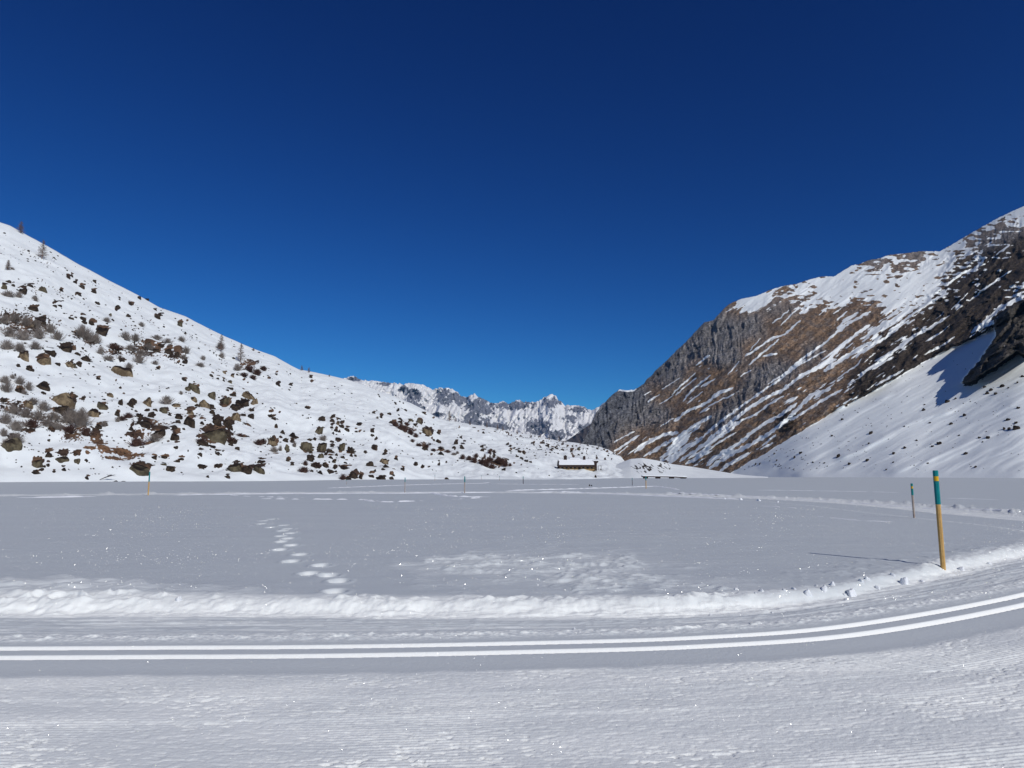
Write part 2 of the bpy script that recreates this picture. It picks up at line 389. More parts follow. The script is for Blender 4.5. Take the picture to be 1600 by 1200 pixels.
Yr = np.concatenate([[-9000, -3000, -800, -250, -80, -30, -12, -6, -3, -1, .5, 1.5, 2.3, 2.9], Yr[Yr > 3.05], np.geomspace(Yr[-1] * 1.02, 420, 60), [600, 900, 1500, 2500, 4500, 9000]])
uc = np.concatenate([-np.geomspace(6, .95, 40), np.linspace(-.93, -.79, 60), np.linspace(-.788, .788, 1060), np.linspace(.79, .93, 60), np.geomspace(.95, 6, 40)])
YY = np.repeat(Yr[:, None], len(uc), 1); XX = np.clip(uc[None, :] * np.sqrt(YY ** 2 + 9), -9400, 9400) + uc[None, :]
ZZ, PK, FR = field_height(XX, YY)
fieldV = np.stack([XX, YY, ZZ], -1)
field = link('snow_field', grid_mesh('snow_field', fieldV, {'pack': PK, 'fresh_lit': FR}), M['field'], smooth=True)
tag(field, kind='structure')

# ------------------------------------------------------------------ terrain sheets: real distance for every column, heights from the ridge lines
def terrain(name, mat, cols_px, rows, sil, basefn, crestD, shape=None, disp=None, paint=None, back=1.3, prof=1.0, soft=0, jag=0.0):
    x = cols_px; v = np.linspace(0, 1, rows) ** prof
    cy = smooth1(lin(sil, x, 1), 1) + jag * (ridged(x / 9, x * 0, 3, 131) - .7) * 2 + jag * .7 * noise(x / 2.5, x * 0, 132); Db = smooth1(lin(basefn, x, 1), 40); Dc = smooth1(lin(crestD, x, 1), 40)
    zb = lin(basefn, x, 2)
    a, b, c = ray(x, cy); tec = c / b; teb = (zb - CAMZ) / Db
    tes = smooth1(tec, soft) if soft else tec     # crest wiggles fade out down the slope
    S = (tes * Dc - (zb - CAMZ)) / (Dc - Db); S = np.maximum(S, tec + .05)
    te = teb[None] + (tes - teb)[None] * v[:, None] + (tec - tes)[None] * v[:, None] ** 5
    D = (-(zb - CAMZ) + S * Db)[None] / (S[None] - te)
    # photo pixel of each vertex, used to look up the surveyed cover of the slope
    v_px = (te * CP - SP) / (CP + te * SP); py = 600 - F * v_px
    fx = (x[None] - 800) / F; Yd = CP - SP * v_px
    PX = np.repeat(x[None], rows, 0)
    if disp is not None: D = D * (1 + disp(PX, py, v[:, None] + 0 * PX, D))
    X = fx / Yd * D; Z = CAMZ + te * D
    V = np.stack([X, D, Z], -1)
    if shape is not None: V[..., 2] += shape(V[..., 0], V[..., 1], v[:, None] + 0 * PX, PX, py)
    # run down behind the crest and bury the foot
    ext = []
    for k in (1, 2, 3, 4):
        q = V[-1].copy(); s = 1 + (back - 1) * k / 4; q[:, 0] *= s; q[:, 1] *= s
        q[:, 2] = V[-1][:, 2] - (V[-1][:, 2] + 30) * (k / 4) ** 1.0; ext.append(q)
    foot = V[0].copy(); foot[:, 2] = -12; foot[:, 1] *= .97; foot[:, 0] *= .97
    sn, col = paint(PX, py, V, v[:, None] + 0 * PX)
    W = np.concatenate([foot[None], V, np.array(ext)], 0)
    pad = lambda A: np.concatenate([A[:1], A] + [A[-1:]] * 4, 0)
    o = link(name, grid_mesh(name, W, {'snow': pad(sn)}, {'rock': pad(col)}), mat, smooth=True)
    q = proj(V)
    return o, V, q[0], q[1]
def rbf(px, py, pts, sig, nv):
    sh = px.shape; st = 4
    gx = np.arange(px.min() - 10, px.max() + 14, st); gy = np.arange(py.min() - 10, py.max() + 14, st)
    A, B = np.meshgrid(gx, gy); W = np.full(A.shape, 1e-9); acc = [np.zeros(A.shape) for _ in range(nv)]
    for p in pts:
        q = np.exp(-((A - p[0]) ** 2 + (B - p[1]) ** 2) / (2 * sig * sig)) + 1e-7 / (1 + (A - p[0]) ** 2 + (B - p[1]) ** 2)
        W += q
        for k in range(nv): acc[k] += q * p[2 + k]
    out = []
    fx = (px - gx[0]) / st; fy = (py - gy[0]) / st
    ix = np.clip(fx.astype(int), 0, len(gx) - 2); iy = np.clip(fy.astype(int), 0, len(gy) - 2); fx = fx - ix; fy = fy - iy
    for k in range(nv):
        g = acc[k] / W
        out.append((g[iy, ix] * (1 - fx) + g[iy, ix + 1] * fx) * (1 - fy) + (g[iy + 1, ix] * (1 - fx) + g[iy + 1, ix + 1] * fx) * fy)
    return out
C_GRASS = np.array((.225, .150, .098)); C_ROCK = np.array((.19, .18, .18)); C_DARK = np.array((.058, .046, .038))

# left slope
silL = [(-900, -120), (-500, 60), (-200, 240), (0, 347), (15, 352), (45, 369), (75, 385), (125, 414), (175, 440), (217, 462), (250, 481), (290, 495), (320, 511), (350, 525), (400, 546), (430, 557), (455, 571), (467, 577), (490, 581), (540, 592), (570, 602), (592, 612), (617, 620), (642, 630), (667, 642), (685, 654), (705, 657), (742, 664), (780, 670), (800, 674), (835, 679), (872, 689), (900, 692), (935, 697), (950, 702), (965, 712), (975, 720), (990, 733), (1000, 743)]
baseL = [(-900, 60, -.3), (-400, 110, -.3), (0, 150, -.3), (300, 175, -.3), (600, 215, -.3), (760, 250, -.3), (900, 270, -.3), (1000, 330, -.3)]
crestL = [(-900, 330), (-400, 340), (0, 370), (300, 400), (600, 430), (760, 520), (900, 600), (1000, 640)]
PATCH = [(42,681,13,4),(82,680,8,4),(80,670,16,5),(96,672,12,8),(112,689,18,9),(125,675,20,9),(150,683,9,9),(154,694,12,7),(162,707,13,6),(190,706,16,6),(138,711,9,3),(177,722,16,3),(200,718,18,4),(212,712,17,6),(212,681,15,4),(235,693,11,2.5),(387,663,7,3),(383,680,11,3),(330,696,9,2.5),(366,734,14,6),(432,706,6,2),(60,655,55,17),(20,640,40,20),(110,650,30,15),(45,510,55,18),(20,500,40,14),(120,525,14,10),(140,530,18,12),(180,545,20,10),(230,545,45,14),(275,560,25,9),(390,570,22,7),(640,670,18,7),(662,695,20,4),(757,722,30,6),(780,725,15,6),(235,665,30,6),(246,677,28,7),(300,655,20,4)]
# photo x, y of the foot, width, height, colour, and a description for the ones with a look of their own
BIG = [
(186,584,42,17,'tan',.35,'long flat brown boulder sloping down to the right beneath the shrub belt'),
(97,629,38,19,'tan',0,'large angular boulder with a tan right face above the grey shrubs'),
(66,606,26,14,'dark',.2,'dark peaked rock beside the upper left of the angular tan boulder'),
(93,641,33,10,'dark',0,'low reddish brown rock directly under the angular tan boulder'),
(145,649,26,13,'tan',.2,'tan humped boulder right of the grey shrubs with dark edges'),
(158,637,22,13,'olive',0,'rounded olive boulder above the humped tan one'),
(330,683,50,19,'olive',.05,'largest boulder of the slope, a broad olive slab with dark flanks'),
(302,609,22,15,'olive',.1,'olive boulder with a snow notch at its foot, high on open snow'),
(330,621,16,12,'olive',0,'olive block just right of and below the snow notched boulder'),
(350,629,19,14,'olive',.4,'tilted olive block at the right end of the upper boulder chain'),
(317,634,25,12,'tan',0,'flat topped tan boulder under the upper boulder chain'),
(385,621,25,13,'tan',.45,'brown topped boulder slanting above a tan block with snow beside it'),
(378,632,25,12,'dark',.15,'dark boulder left of the small white snow drift between blocks'),
(396,630,14,11,'tan',.2,'tan block to the right of the small white snow drift'),
(229,631,19,14,'tan',.7,'tan boulder tilting steeply down to the right, on open snow'),
(367,655,21,13,'tan',.15,'pale tan triangular boulder with one dark side'),
(275,634,20,5,'tan',0,'flat tan slab hardly rising above the snow'),
(296,664,19,17,'dark',0,'dark hooked rock at the upper left of the largest boulder'),
(217,737,33,14,'olive',0,'big rounded dark olive boulder at the lake edge behind the marker pole'),
(266,735,16,9,'dark',0,'small dark hump right of the big boulder at the lake edge'),
(366,735,26,15,'olive',0,'mossy brown and green boulder at the left of the low boulder heap'),
(385,737,20,11,'dark',0,'broken reddish rock in the middle of the low boulder heap'),
(404,737,23,13,'olive',0,'olive boulder at the right end of the low boulder heap'),
(57,729,18,13,'olive',0,'greenish grey pointed boulder low on the far left slope'),
(96,720,22,9,'olive',0,'long grey boulder with a snow patch on its right shoulder'),
(75,713,12,9,'dark',.2,'black wedge shaped rock above the long grey boulder'),
(16,700,31,20,'olive',0,'brown boulder wrapped in bare twigs near the left margin'),
(497,676,14,15,'olive',.5,'tall olive boulder standing alone in the middle of the slope'),
(477,702,22,14,'olive',.1,'broad dark olive boulder, leftmost of the three in a row below mid slope'),
(501,702,19,15,'olive',.5,'sloping olive boulder, middle of the three in a row below mid slope'),
(532,702,14,14,'olive',.3,'steep olive boulder, rightmost of the three in a row below mid slope'),
(547,706,12,12,'dark',.3,'dark rock with a leaning top beside the steep olive boulder'),
(600,722,16,8,'tan',0,'square tan block, the only one low on the middle slope'),
(577,727,14,9,'dark',0,'dark knobbly rock left of and below the square tan block'),
(552,746,16,11,'dark',0,'black rock at the lake edge, left of the darkest pair'),
(564,747,8,9,'dark',0,'narrow upright black rock beside the black rock at the lake edge'),
(594,752,19,9,'dark',0,'black rock closest to the lake ice on the middle shore'),
(457,682,17,9,'dark',.1,'mushroom shaped dark rock above the leftmost broad boulder'),
(425,693,17,12,'tan',.2,'tan boulder with a heart shaped outline among twigs'),
(667,677,19,13,'tan',0,'big lone tan and olive boulder high on the right part of the slope'),
(246,680,28,12,'dark',0,'long dark ledge of rock and turf left of the largest boulder'),
(223,663,27,9,'dark',0,'dark brown ledge above the long dark ledge'),
(36,560,21,12,'tan',.25,'tan boulder below the dark shrub mass, left one of two'),
(63,566,27,15,'tan',.45,'tan boulder below the dark shrub mass, right one of two'),
(101,547,26,10,'dark',.35,'brown boulder slanting at the right foot of the dark shrub mass'),
(158,521,19,14,'dark',.6,'steep dark boulder at the top of the long shrub belt'),
(231,543,13,13,'olive',.2,'olive block inside the right part of the long shrub belt'),
(34,456,17,10,'dark',.2,'dark boulder above the small shrub at the far left'),
(66,454,14,8,'olive',.3,'grey boulder on the steep upper slope left of the dark one'),
(353,681,20,9,'dark',.1,'dark rock at the lower right foot of the largest boulder'),
(273,686,15,13,'dark',.2,'dark rock with a brown foot between two reddish shrubs'),
(339,662,17,11,'dark',0,'dark rock below the three dark pebbles above the largest boulder'),
(357,667,16,14,'dark',.3,'dark ragged rock right of and above the largest boulder'),
]
SMALL = """45 577 17 8 d;29 612 15 9 d;67 614 10 4 d;43 634 18 9 t;5 626 11 6 d;171 618 13 6 t;188 631 9 11 d;183 648 10 9 d;163 664 11 8 d;154 669 11 8 d;108 571 15 7 t;123 571 10 6 d;90 569 10 4 d;77 551 19 6 d;120 553 12 5 d;132 562 18 7 d;113 572 12 5 o;190 563 13 6 d;244 549 12 6 d;263 552 14 9 d;276 557 12 11 d;289 567 12 7 d;251 541 12 5 d;62 505 19 8 d;50 509 12 6 t;13 441 11 5 d;46 446 13 5 d;6 451 10 8 o;50 483 19 6 d;68 496 12 5 d;121 459 12 5 d;146 456 11 7 d;148 441 6 5 d;204 475 8 5 d;183 480 9 6 d;200 494 8 6 d;218 466 7 5 d;128 497 14 5 d;143 507 12 7 d;172 492 5 5 o;246 497 12 6 d;281 508 9 9 o;127 448 12 5 d;118 442 8 6 d;106 434 8 5 d;112 432 7 4 d;287 593 11 4 d;293 609 9 6 o;302 625 13 7 t;308 634 10 4 d;331 635 9 6 d;363 618 13 6 d;368 637 18 8 d;394 642 9 5 d;207 629 14 10 d;204 634 12 9 d;255 643 14 10 o;236 651 11 9 d;218 651 12 8 d;243 641 9 4 d;229 641 9 4 d;212 642 6 3 d;278 653 13 9 d;265 648 8 4 d;296 646 14 7 t;330 645 14 6 d;380 649 10 5 d;391 651 12 6 d;279 660 9 6 d;271 667 13 5 d;315 662 11 5 d;205 672 9 8 d;288 671 5 4 d;315 694 22 9 d;361 691 22 8 d;330 697 14 4 d;275 700 8 4 d;118 721 13 7 o;74 727 9 4 d;64 733 11 4 d;55 739 16 6 d;84 737 8 3 d;99 734 10 5 d;136 748 8 5 d;180 755 9 3.5 o;193 756 8 3 o;76 689 6 4 d;135 719 7 3 d;37 740 4 2.5 d;122 736 3 2 d;255 725 12 3.5 o;256 715 12 4 d;239 714 14 4 d;275 700 9 4 d;262 697 5 3 d;313 711 9 5 d;339 709 11 4 d;315 729 15 6 d;340 728 13 5 d;354 745 11 4.5 d;324 745 6 3 d;408 722 14 6 d;370 701 9 5 d;360 695 10 4 d;431 665 7 4 d;281 717 13 3 d;277 721 9 3 d;312 716 8 2 d;327 716 8 2 d;479 637 13 3.5 d;422 651 10 6 d;427 654 9 4 d;436 651 5 2.5 d;502 656 13 9 d;519 658 9 6 d;520 651 8 4 d;527 662 7 7 t;533 667 11 6 d;542 672 11 5 d;561 663 11 6 d;582 674 9 7 d;441 676 9 7 d;456 691 6 9 d;446 689 11 6 d;438 685 5 3 d;448 703 9 11 o;483 687 8 4 d;491 686 6 5 d;514 706 13 8 d;519 690 8 4 d;528 686 12 5 d;519 697 8 3 d;548 712 8 5 d;555 712 5 5 d;526 711 6 5 d;509 710 7 6 d;500 714 11 8 o;484 719 12 10 d;450 720 7 7 d;456 726 7 4 d;508 728 13 8 d;493 729 17 8 d;523 730 7 6 d;522 722 7 4 o;538 731 21 5 d;540 723 7 3 d;536 715 8 4 d;516 715 9 4 d;485 707 8 4 d;584 700 9 8 d;602 704 7 5 d;601 709 7 5 d;603 708 5 3 d;571 706 6 4 d;603 729 13 5 d;598 733 9 4 d;586 735 6 4 d;629 733 9 5 d;619 717 7 4 d;580 744 11 4 d;611 748 11 5 d;615 743 6 3 d;544 748 12 5 d;500 739 13 6 d;487 736 6 4 d;515 735 10 4 d;525 737 6 3 d;510 740 4 2 d;596 652 5 7 d;585 645 6 4 d;608 647 8 4 d;625 654 10 3.5 d;581 680 8 4 d;587 688 5 3 d;525 673 8 4 d;519 669 6 4 d;530 675 6 3 d;521 677 5 4 d;556 674 6 3 d;562 677 5 3 d;553 687 4 3 d;559 695 4 3 d;567 692 3 2 d;613 661 12 5 d;655 660 9 7 o;649 664 7 5 d;641 656 11 5 o;625 659 10 4 d;634 662 6 3 d;656 676 5 3 d;674 681 5 2.5 d;685 677 8 5 d;684 690 11 6 d;678 687 6 3 d;712 693 8 8 d;710 700 8 4.5 d;722 700 9 8 d;721 684 5 4 d;725 690 5 3 d;752 698 7 4 d;754 704 8 5 d;760 700 4 2 d;664 702 12 6 d;688 709 12 5.5 d;649 725 8 5 d;660 728 7 4 d;697 726 3.5 2.5 d;685 727 4 3 d;670 728 3 2 d;643 716 4 2.5 d;674 713 4 3 d;668 714 4 3 d;697 751 7 3.5 d;675 743 4 2 d;788 734 8 3 d;772 710 6 6 d;767 705 4 3 d;662 646 7 4 d;671 638 5 3 d;669 634 4 2 d;649 649 4 3 d;621 641 6 4 d;618 630 5 4 d;633 640 6 3 d;627 636 5 3 d;677 652 4 2 d;740 672 5 3 d;755 676 6 4 d;763 680 5 3 d;717 672 3 2 d;747 679 4 2 d;793 694 6 4 d;797 697 6 4 d;803 700 6 3 d;810 702 5 3 d;797 704 7 3 d;790 696 4 3 d;812 706 8 3 d;818 708 6 5 d;808 713 6 3 d;815 716 8 4 d;822 720 8 4 d;829 722 6 4 d;833 718 4 3 d;803 729 4 2.5 d;814 731 3 2 d;838 700 4 2 d;860 706 4 3 d;845 699 4 2 d;843 703 5 3 d;832 692 6 3 d;848 692 7 4 d;856 697 8 4 d;863 701 6 3 d;869 700 6 3 d;880 703 6 3.5 d;893 705 6 4 d;893 710 5 3 d;905 703 6 6 o;896 712 5 2.5 d;886 697 5 3 d;878 694 5 3 d;926 699 6 2.5 d;911 693 4 3 d;944 704 4 4 d;948 707 5 3 d;958 711 5 3 d;932 714 3 2 d;945 716 3 2 d;955 718 5 3 d;951 721 4 3 d;919 714 3 2 d;930 745 4 5 d;936 744 3 2 d;871 739 3 2.5 d;888 741 3 1.5 d;352 467 4 3 d;365 560 7 3 d;376 575 5 3 d;328 576 4 3 d;340 591 8 3 d;331 588 8 5 d;350 582 9 3 t;371 586 6 3 d;363 588 7 4 t;387 597 5 2.5 d;381 593 4 2 d;359 597 9 5 o;349 594 5 4 d;342 580 5 3 d;432 585 6 3 d;487 595 5 3 d;434 600 9 4 d;454 601 9 3 d;420 592 5 3 d;483 619 6 2.5 d;496 606 4 2 d;451 608 4 2 d;486 590 6 4 d;360 607 12 4 d;355 610 6 3 d;380 608 6 3 d;243 577 4 3 d;247 576 8 5 d;28 571 8 4 d;75 584 6 3 d;61 587 4 4 d;98 587 5 2 d;147 588 5 3 d;153 592 8 4 d;181 597 3 6 d;188 606 4 5 d;193 614 4 3 d;140 612 6 3 o;130 624 6 6 d;148 620 5 2.5 o;162 622 6 2.5 d;176 626 5 2.5 d;95 453 11 5 d;20 446 8 4 d;85 478 8 4 d;152 475 10 4 d;93 477 10 3 d;132 504 10 4 d;110 497 10 4 d;230 468 7 4 d;243 484 6 4 d;253 482 5 3 d;251 492 8 3 d;176 500 7 3 d;292 503 4 3 d;300 512 4 3 d;330 525 6 3 d;273 530 4 2.5 d;261 537 6 3 d;222 526 5 3 d;196 508 5 3 d"""
TURF = [(b[0], b[1] - b[3] * .35, b[2], b[3]) for b in BIG] + [(float(q.split()[0]), float(q.split()[1]) - float(q.split()[3]) * .4, float(q.split()[2]), float(q.split()[3])) for q in SMALL.split(';')]
def dispL(px, py, v, D): return 0 * px
def shapeL(X, Y, v, px, py):
    e = sst(0, .12, v) * (1 - sst(.93, 1.0, v) * .85)
    return e * (3.0 * fbm(X / 42, Y / 55, 3, 41) + 2.2 * fbm(X / 15, Y / 24, 3, 44) + .62 * fbm(X / 4, Y / 7, 3, 48) + 1.5 * sst(.15, .6, noise(X / 60 + 3, Y / 38, 46)) ) \
        + 1.1 * bump(v, .05, .045) * np.maximum(0, noise(X / 16, Y / 7, 49)) + .4 * bump(v, .035, .03) * (1 + noise(X / 9, Y / 9, 47))
def paintL(px, py, V, v):
    s = np.ones(px.shape) * 1.05
    g = noise(px / 9, py / 5, 51) * .5 + .5
    for (a, b, rx, ry) in PATCH:
        big = rx > 17 or (ry > 9 and rx > 13)
        if a < 240 and 664 < b < 730: rx *= 1.35; ry *= 1.45
        q = np.hypot((px - a) / rx, (py - b) / ry); s = np.minimum(s, 1.0 - (1 - sst(.3, 1.3, q + .8 * fbm(px / 5, py / 3, 3, 52))) * (.62 if big else .9) - (.25 * noise(px / 3, py / 2, 57) * (q < 1.2) if big else 0))
    # tiny tufts and stones poking through, denser in bands along the slope
    dens = sst(-.1, .5, fbm((px * .85 + py * .5) / 60, (py * .85 - px * .5) / 14, 3, 53))
    sp = fbm((px * .9 + py * .45) / 3.2, (py * .9 - px * .45) / 1.5, 2, 54)
    hi = sst(640, 480, py) * sst(560, 300, px)
    s -= sst(.20, .36, sp) * np.clip(1.1 * dens * (.8 * hi + .35), 0, 1) * .95
    rag = fbm(px / 5.0, py / 3.0, 3, 58)
    for (a, b, w_, h_) in TURF:
        m = (np.abs(px - a) < w_ * 1.3) & (np.abs(py - b) < h_ * 1.6 + 2)
        q = np.hypot((px[m] - a - w_ * .12) / (w_ * .54), (py[m] - b) / (h_ * .48)) + .65 * rag[m] + .25 * math.sin(a * 7.1 + b); s[m] = np.minimum(s[m], sst(.62, .95, q) * 1.05)
    hb = sst(790, 870, px) * sst(722, 700, py); rr = fbm(px / 4.5, py / 2.6, 3, 55)
    s -= .75 * hb * sst(.1, .3, rr); s -= .7 * sst(740, 800, px) * sst(690, 680, py) * sst(.0, .25, rr)
    mixg = sst(-.2, .3, fbm(px / 22, py / 16, 2, 56))[..., None]
    col = np.array((.125, .075, .046)) * mixg + np.array((.040, .027, .021)) * (1 - mixg)
    lowb = (bump(px, 175, 60) * bump(py, 705, 22))[..., None]; col = col + np.array((.09, .045, .02)) * lowb
    return s, col
hillL, VL, PLx, PLy = terrain('left_hillside', M['hill'], np.concatenate([np.linspace(-900, -30, 90), np.linspace(-28, 1000, 740)]), 330, silL, baseL, crestL, shapeL, dispL, paintL)
tag(hillL, kind='structure')

# right mountain
silR = [(860, 700), (905, 697), (910, 692), (921, 668), (931, 645), (940, 634), (949, 625), (954, 619), (968, 608.5), (980, 610), (991, 609), (1007, 599.5), (1009, 594), (1020, 585), (1023, 580), (1030, 574), (1045, 560), (1060, 545), (1075, 531), (1085, 520), (1100, 504), (1115, 500), (1133, 480), (1143, 473), (1158, 467), (1183, 462), (1203, 453), (1227, 446), (1243, 444), (1267, 436), (1283, 432), (1303, 432), (1330, 415), (1342, 413), (1355, 407), (1373, 404), (1390, 398), (1420, 395), (1440, 392.5), (1468, 393), (1487, 382.5), (1507, 370), (1532, 356), (1555, 343), (1577, 332), (1600, 322), (1700, 290), (1800, 360), (1900, 500)]
baseR = [(860, 715, 0), (905, 705, 0), (950, 690, 0), (1000, 665, 0), (1060, 625, 0), (1100, 590, -.2), (1150, 550, -.3), (1250, 475, -.3), (1400, 412, -.3), (1600, 352, -.3), (1900, 340, -.3)]
crestR = [(860, 750), (905, 765), (950, 810), (1000, 850), (1060, 870), (1143, 880), (1250, 900), (1350, 930), (1450, 950), (1480, 945), (1600, 920), (1900, 850)]
CP_R = """1150 478 .1 g;1130 500 .02 r;1150 520 .02 r;1170 510 .02 r;1190 520 .1 r;1120 545 .02 r;1145 555 .03 r;1175 545 .1 g;1160 466 1.1 g;1175 463 1.1 g;1190 460 .95 g;1210 455 .6 g;1235 449 .55 g;1250 460 .55 g;1230 465 .25 g;1260 470 .6 g;1215 480 .15 r;1240 480 .4 r;1270 478 .7 g;1290 475 .6 g;1290 440 .8 g;1320 435 .9 g;1300 460 .85 g;1330 455 .85 g;1350 445 .85 g;1350 425 .6 g;1370 407 .2 r;1400 400 .7 g;1410 410 .1 r;1440 405 .05 r;1460 395 .6 g;1390 425 .55 g;1420 420 .5 g;1380 440 .85 g;1360 460 .95 g;1390 470 .9 g;1430 440 .9 g;1450 420 1 g;1480 400 1 g;1500 385 1 g;1520 368 .95 g;1550 352 .9 g;1580 338 .85 g;1600 330 .9 g;1470 420 .75 g;1450 450 .8 g;1430 470 .75 g;1410 490 .65 g;1380 500 .75 g;1355 520 .75 g;1350 478 .15 g;1340 485 .05 g;1370 487 .2 g;1260 500 .0 g;1280 520 .0 g;1250 530 .05 g;1290 490 .1 g;1300 505 .05 g;1270 550 .05 r;1240 555 .3 g;1225 530 .45 g;1210 510 .25 g;1200 530 .45 g;1190 550 .5 g;1230 500 .1 g;1320 510 .65 g;1335 500 .5 g;1310 540 .65 g;1350 530 .6 g;1330 560 .45 g;1290 570 .5 g;1380 530 .3 d;1400 520 .35 d;1500 400 .1 d;1520 380 .1 r;1540 370 .1 r;1560 360 .15 r;1580 360 .1 r;1500 410 .4 d;1480 420 .35 d;1490 440 .1 d;1510 430 .35 d;1530 410 .35 d;1560 400 .1 d;1590 380 .05 d;1595 420 .05 d;1560 430 .05 d;1520 450 .25 d;1490 465 .4 d;1460 470 .4 d;1440 490 .4 d;1550 460 .2 d;1530 480 .05 d;1570 470 .35 d;1590 455 .6 d;1590 480 .15 d;1480 500 .35 d;1450 520 .4 d;1510 505 .3 d;1540 500 .5 d;1555 490 .4 d;1420 540 .4 d;1400 560 .3 d;1450 545 .1 d;1480 535 .2 d;1500 530 .05 d;1540 520 .1 d;1420 580 .05 d;1390 590 .2 d;1370 570 .4 d;1360 600 .2 d;1340 590 .35 d;1000 640 .0 r;980 640 .0 b;950 670 .0 b;960 620 .0 b;940 660 .0 b;930 685 .0 b;980 625 .0 b;1000 620 .0 b;1030 610 .3 g;1045 590 .05 r;1030 590 .0 b;1070 560 .0 r;1090 540 .0 r;1090 580 .4 g;1110 600 .5 g;1060 620 .4 g;1030 650 .05 r;1070 650 .15 g;1100 630 .45 g;1130 610 .3 g;1150 590 .3 g;1170 600 .05 r;1150 630 .1 r;1180 640 .05 g;1120 660 .1 r;1090 670 .3 g;1060 690 .7 g;1030 680 .2 g;1010 700 .5 g;990 710 .4 g;980 690 .05 g;970 670 .02 r;1090 700 .7 g;1130 690 .4 g;1160 680 .3 g;1050 710 .7 g;1020 715 .5 g;1100 720 .35 g;1140 710 .65 g;1180 690 .55 g;1190 650 .4 g;1220 620 .5 g;1200 670 .35 g;1230 660 .15 d;1260 640 .25 g;1290 620 .4 g;1250 600 .5 g;1280 600 .3 g;1310 590 .3 g;1230 580 .1 r;1200 580 .15 r;1140 725 .4 g;1120 735 .3 g;1170 710 .4 g;1200 690 .45 g;1300 640 .35 g;1250 670 .3 g;1650 330 .3 d;1750 300 .3 d;1650 420 .1 d"""
APR = [(1128, 747), (1136, 742), (1165, 725), (1200, 706), (1240, 681), (1290, 651), (1330, 629), (1370, 608), (1400, 591), (1440, 568), (1480, 547), (1520, 530), (1557, 512), (1700, 430), (2300, 250)]
OUT = [(1555, 497), (1575, 483), (1600, 470), (1640, 462), (1660, 480), (1660, 520), (1640, 538), (1620, 545), (1600, 553), (1588, 548), (1572, 560), (1555, 572), (1535, 583), (1515, 597), (1502, 597), (1512, 584), (1527, 567), (1543, 545), (1557, 522), (1553, 508)]
def streak(px, py, ang, a, b, o, s):
    c, d = math.cos(ang), math.sin(ang); al = px * c - py * d; pe = px * d + py * c
    al = al + 6 * noise(px / 60, py / 60, s + 9)
    return fbm(al / a, (pe + 3.5 * noise(al / 40, pe / 30, s + 5)) / b, o, s)
LINES = '''1207,505 1233,485 3|1220,508 1233,495 1250,480 3|1164,557 1183,545 1207,528 1227,522 1238,512 1251,500 4|1170,570 1193,550 1217,530 4|1193,557 1215,552 4|1172,547 1188,528 2|1232,578 1258,557 1283,540 1303,523 1330,503 1360,487 5|1267,580 1297,560 1317,540 1338,522 1360,507 6|1287,580 1317,560 1360,535 8|1308,500 1323,487 4|1100,680 1125,658 1158,635 1193,610 1220,592 1260,560 4|1100,693 1133,667 1167,640 1193,623 1225,608 1250,588 1283,572 1307,560 7|1110,693 1140,673 1158,657 1180,648 1200,633 1225,618 4|1100,710 1120,693 1150,675 3|1105,723 1133,705 1155,693 1175,675 1193,663 1217,650 1245,630 7|1108,732 1142,710 1175,693 1203,677 1233,653 1267,618 1298,607 8|1130,730 1158,715 1170,708 5|1188,702 1208,692 4|1235,657 1258,643 1282,627 1317,608 5|1308,592 1340,570 1347,560 3|1100,633 1122,612 1142,607 4|1100,603 1117,592 4|1138,585 1155,565 3|1158,587 1173,578 3|1035,608 1062,590 1.5|997,624 1017,611 2|985,645 1006,632 1030,616 4|1030,632 1053,617 2|1050,616 1069,598 1087,583 2.5|1063,611 1088,590 3|1067,627 1079,612 1095,598 1110,587 4|1074,630 1098,612 3|1095,604 1115,593 3|1053,658 1075,642 1103,630 1119,617 1145,606 6|1032,666 1053,653 2|1111,632 1145,617 3|945,699 968,686 991,674 2.5|960,705 978,694 999,679 4|965,710 981,697 2|981,710 1004,694 1020,684 3|991,707 1014,690 1040,678 1059,676 7|1014,710 1038,694 1062,681 1092,661 1111,650 7|1030,716 1054,700 1079,677 1095,664 4|1046,718 1072,700 1103,679 1127,658 1160,634 4|1062,721 1095,697 1119,684 1144,664 1160,656 5|1071,725 1092,713 1108,707 5|1103,728 1127,710 1160,690 6|1124,736 1160,713 5|931,689 947,684 1.5|1390,518 1427,490 1457,470 1482,457 5|1440,520 1460,508 1478,497 5|1477,447 1503,427 1523,420 1538,405 5|1515,470 1540,450 1580,422 3.5|1487,483 1512,458 2|1557,398 1577,383 4|1520,517 1540,503 1560,483 1600,462 9|1540,383 1550,378 3|1513,397 1528,392 5|1340,552 1372,535 1403,513 5|1340,587 1383,561 1405,541 1435,522 1461,509 4|1444,554 1470,541 1492,526 4|1368,602 1412,578 4|1518,519 1552,502 8|1200,600 1240,575 1290,548 3|1330,560 1380,530 1420,500 4'''
CR = np.array([[1.0 if k == t else 0 for k in 'gdrb'] for t in 'gdrb'])
def paintR_fields(px, py):
    pts = []
    for q in CP_R.split(';'):
        a, b, c, t = q.split(); pts.append((float(a), float(b), float(c), float(t == 'g'), float(t == 'd'), float(t == 'r'), float(t == 'b')))
    return rbf(px, py, pts, 11, 5)
def apron_mask(px, py):
    ey = lin(APR, px, 1) + 3.0 * fbm(px / 14, py / 14, 3, 61)
    return sst(-1.2, 1.2, py - ey) * (px > 1120)
def out_mask(px, py, jit=1.0):
    jx = 4 * fbm(px / 11, py / 11, 3, 62) * jit; jy = 4 * fbm(px / 11, py / 11, 3, 66) * jit
    return inpoly(px + jx, py + jy, OUT).astype(float)
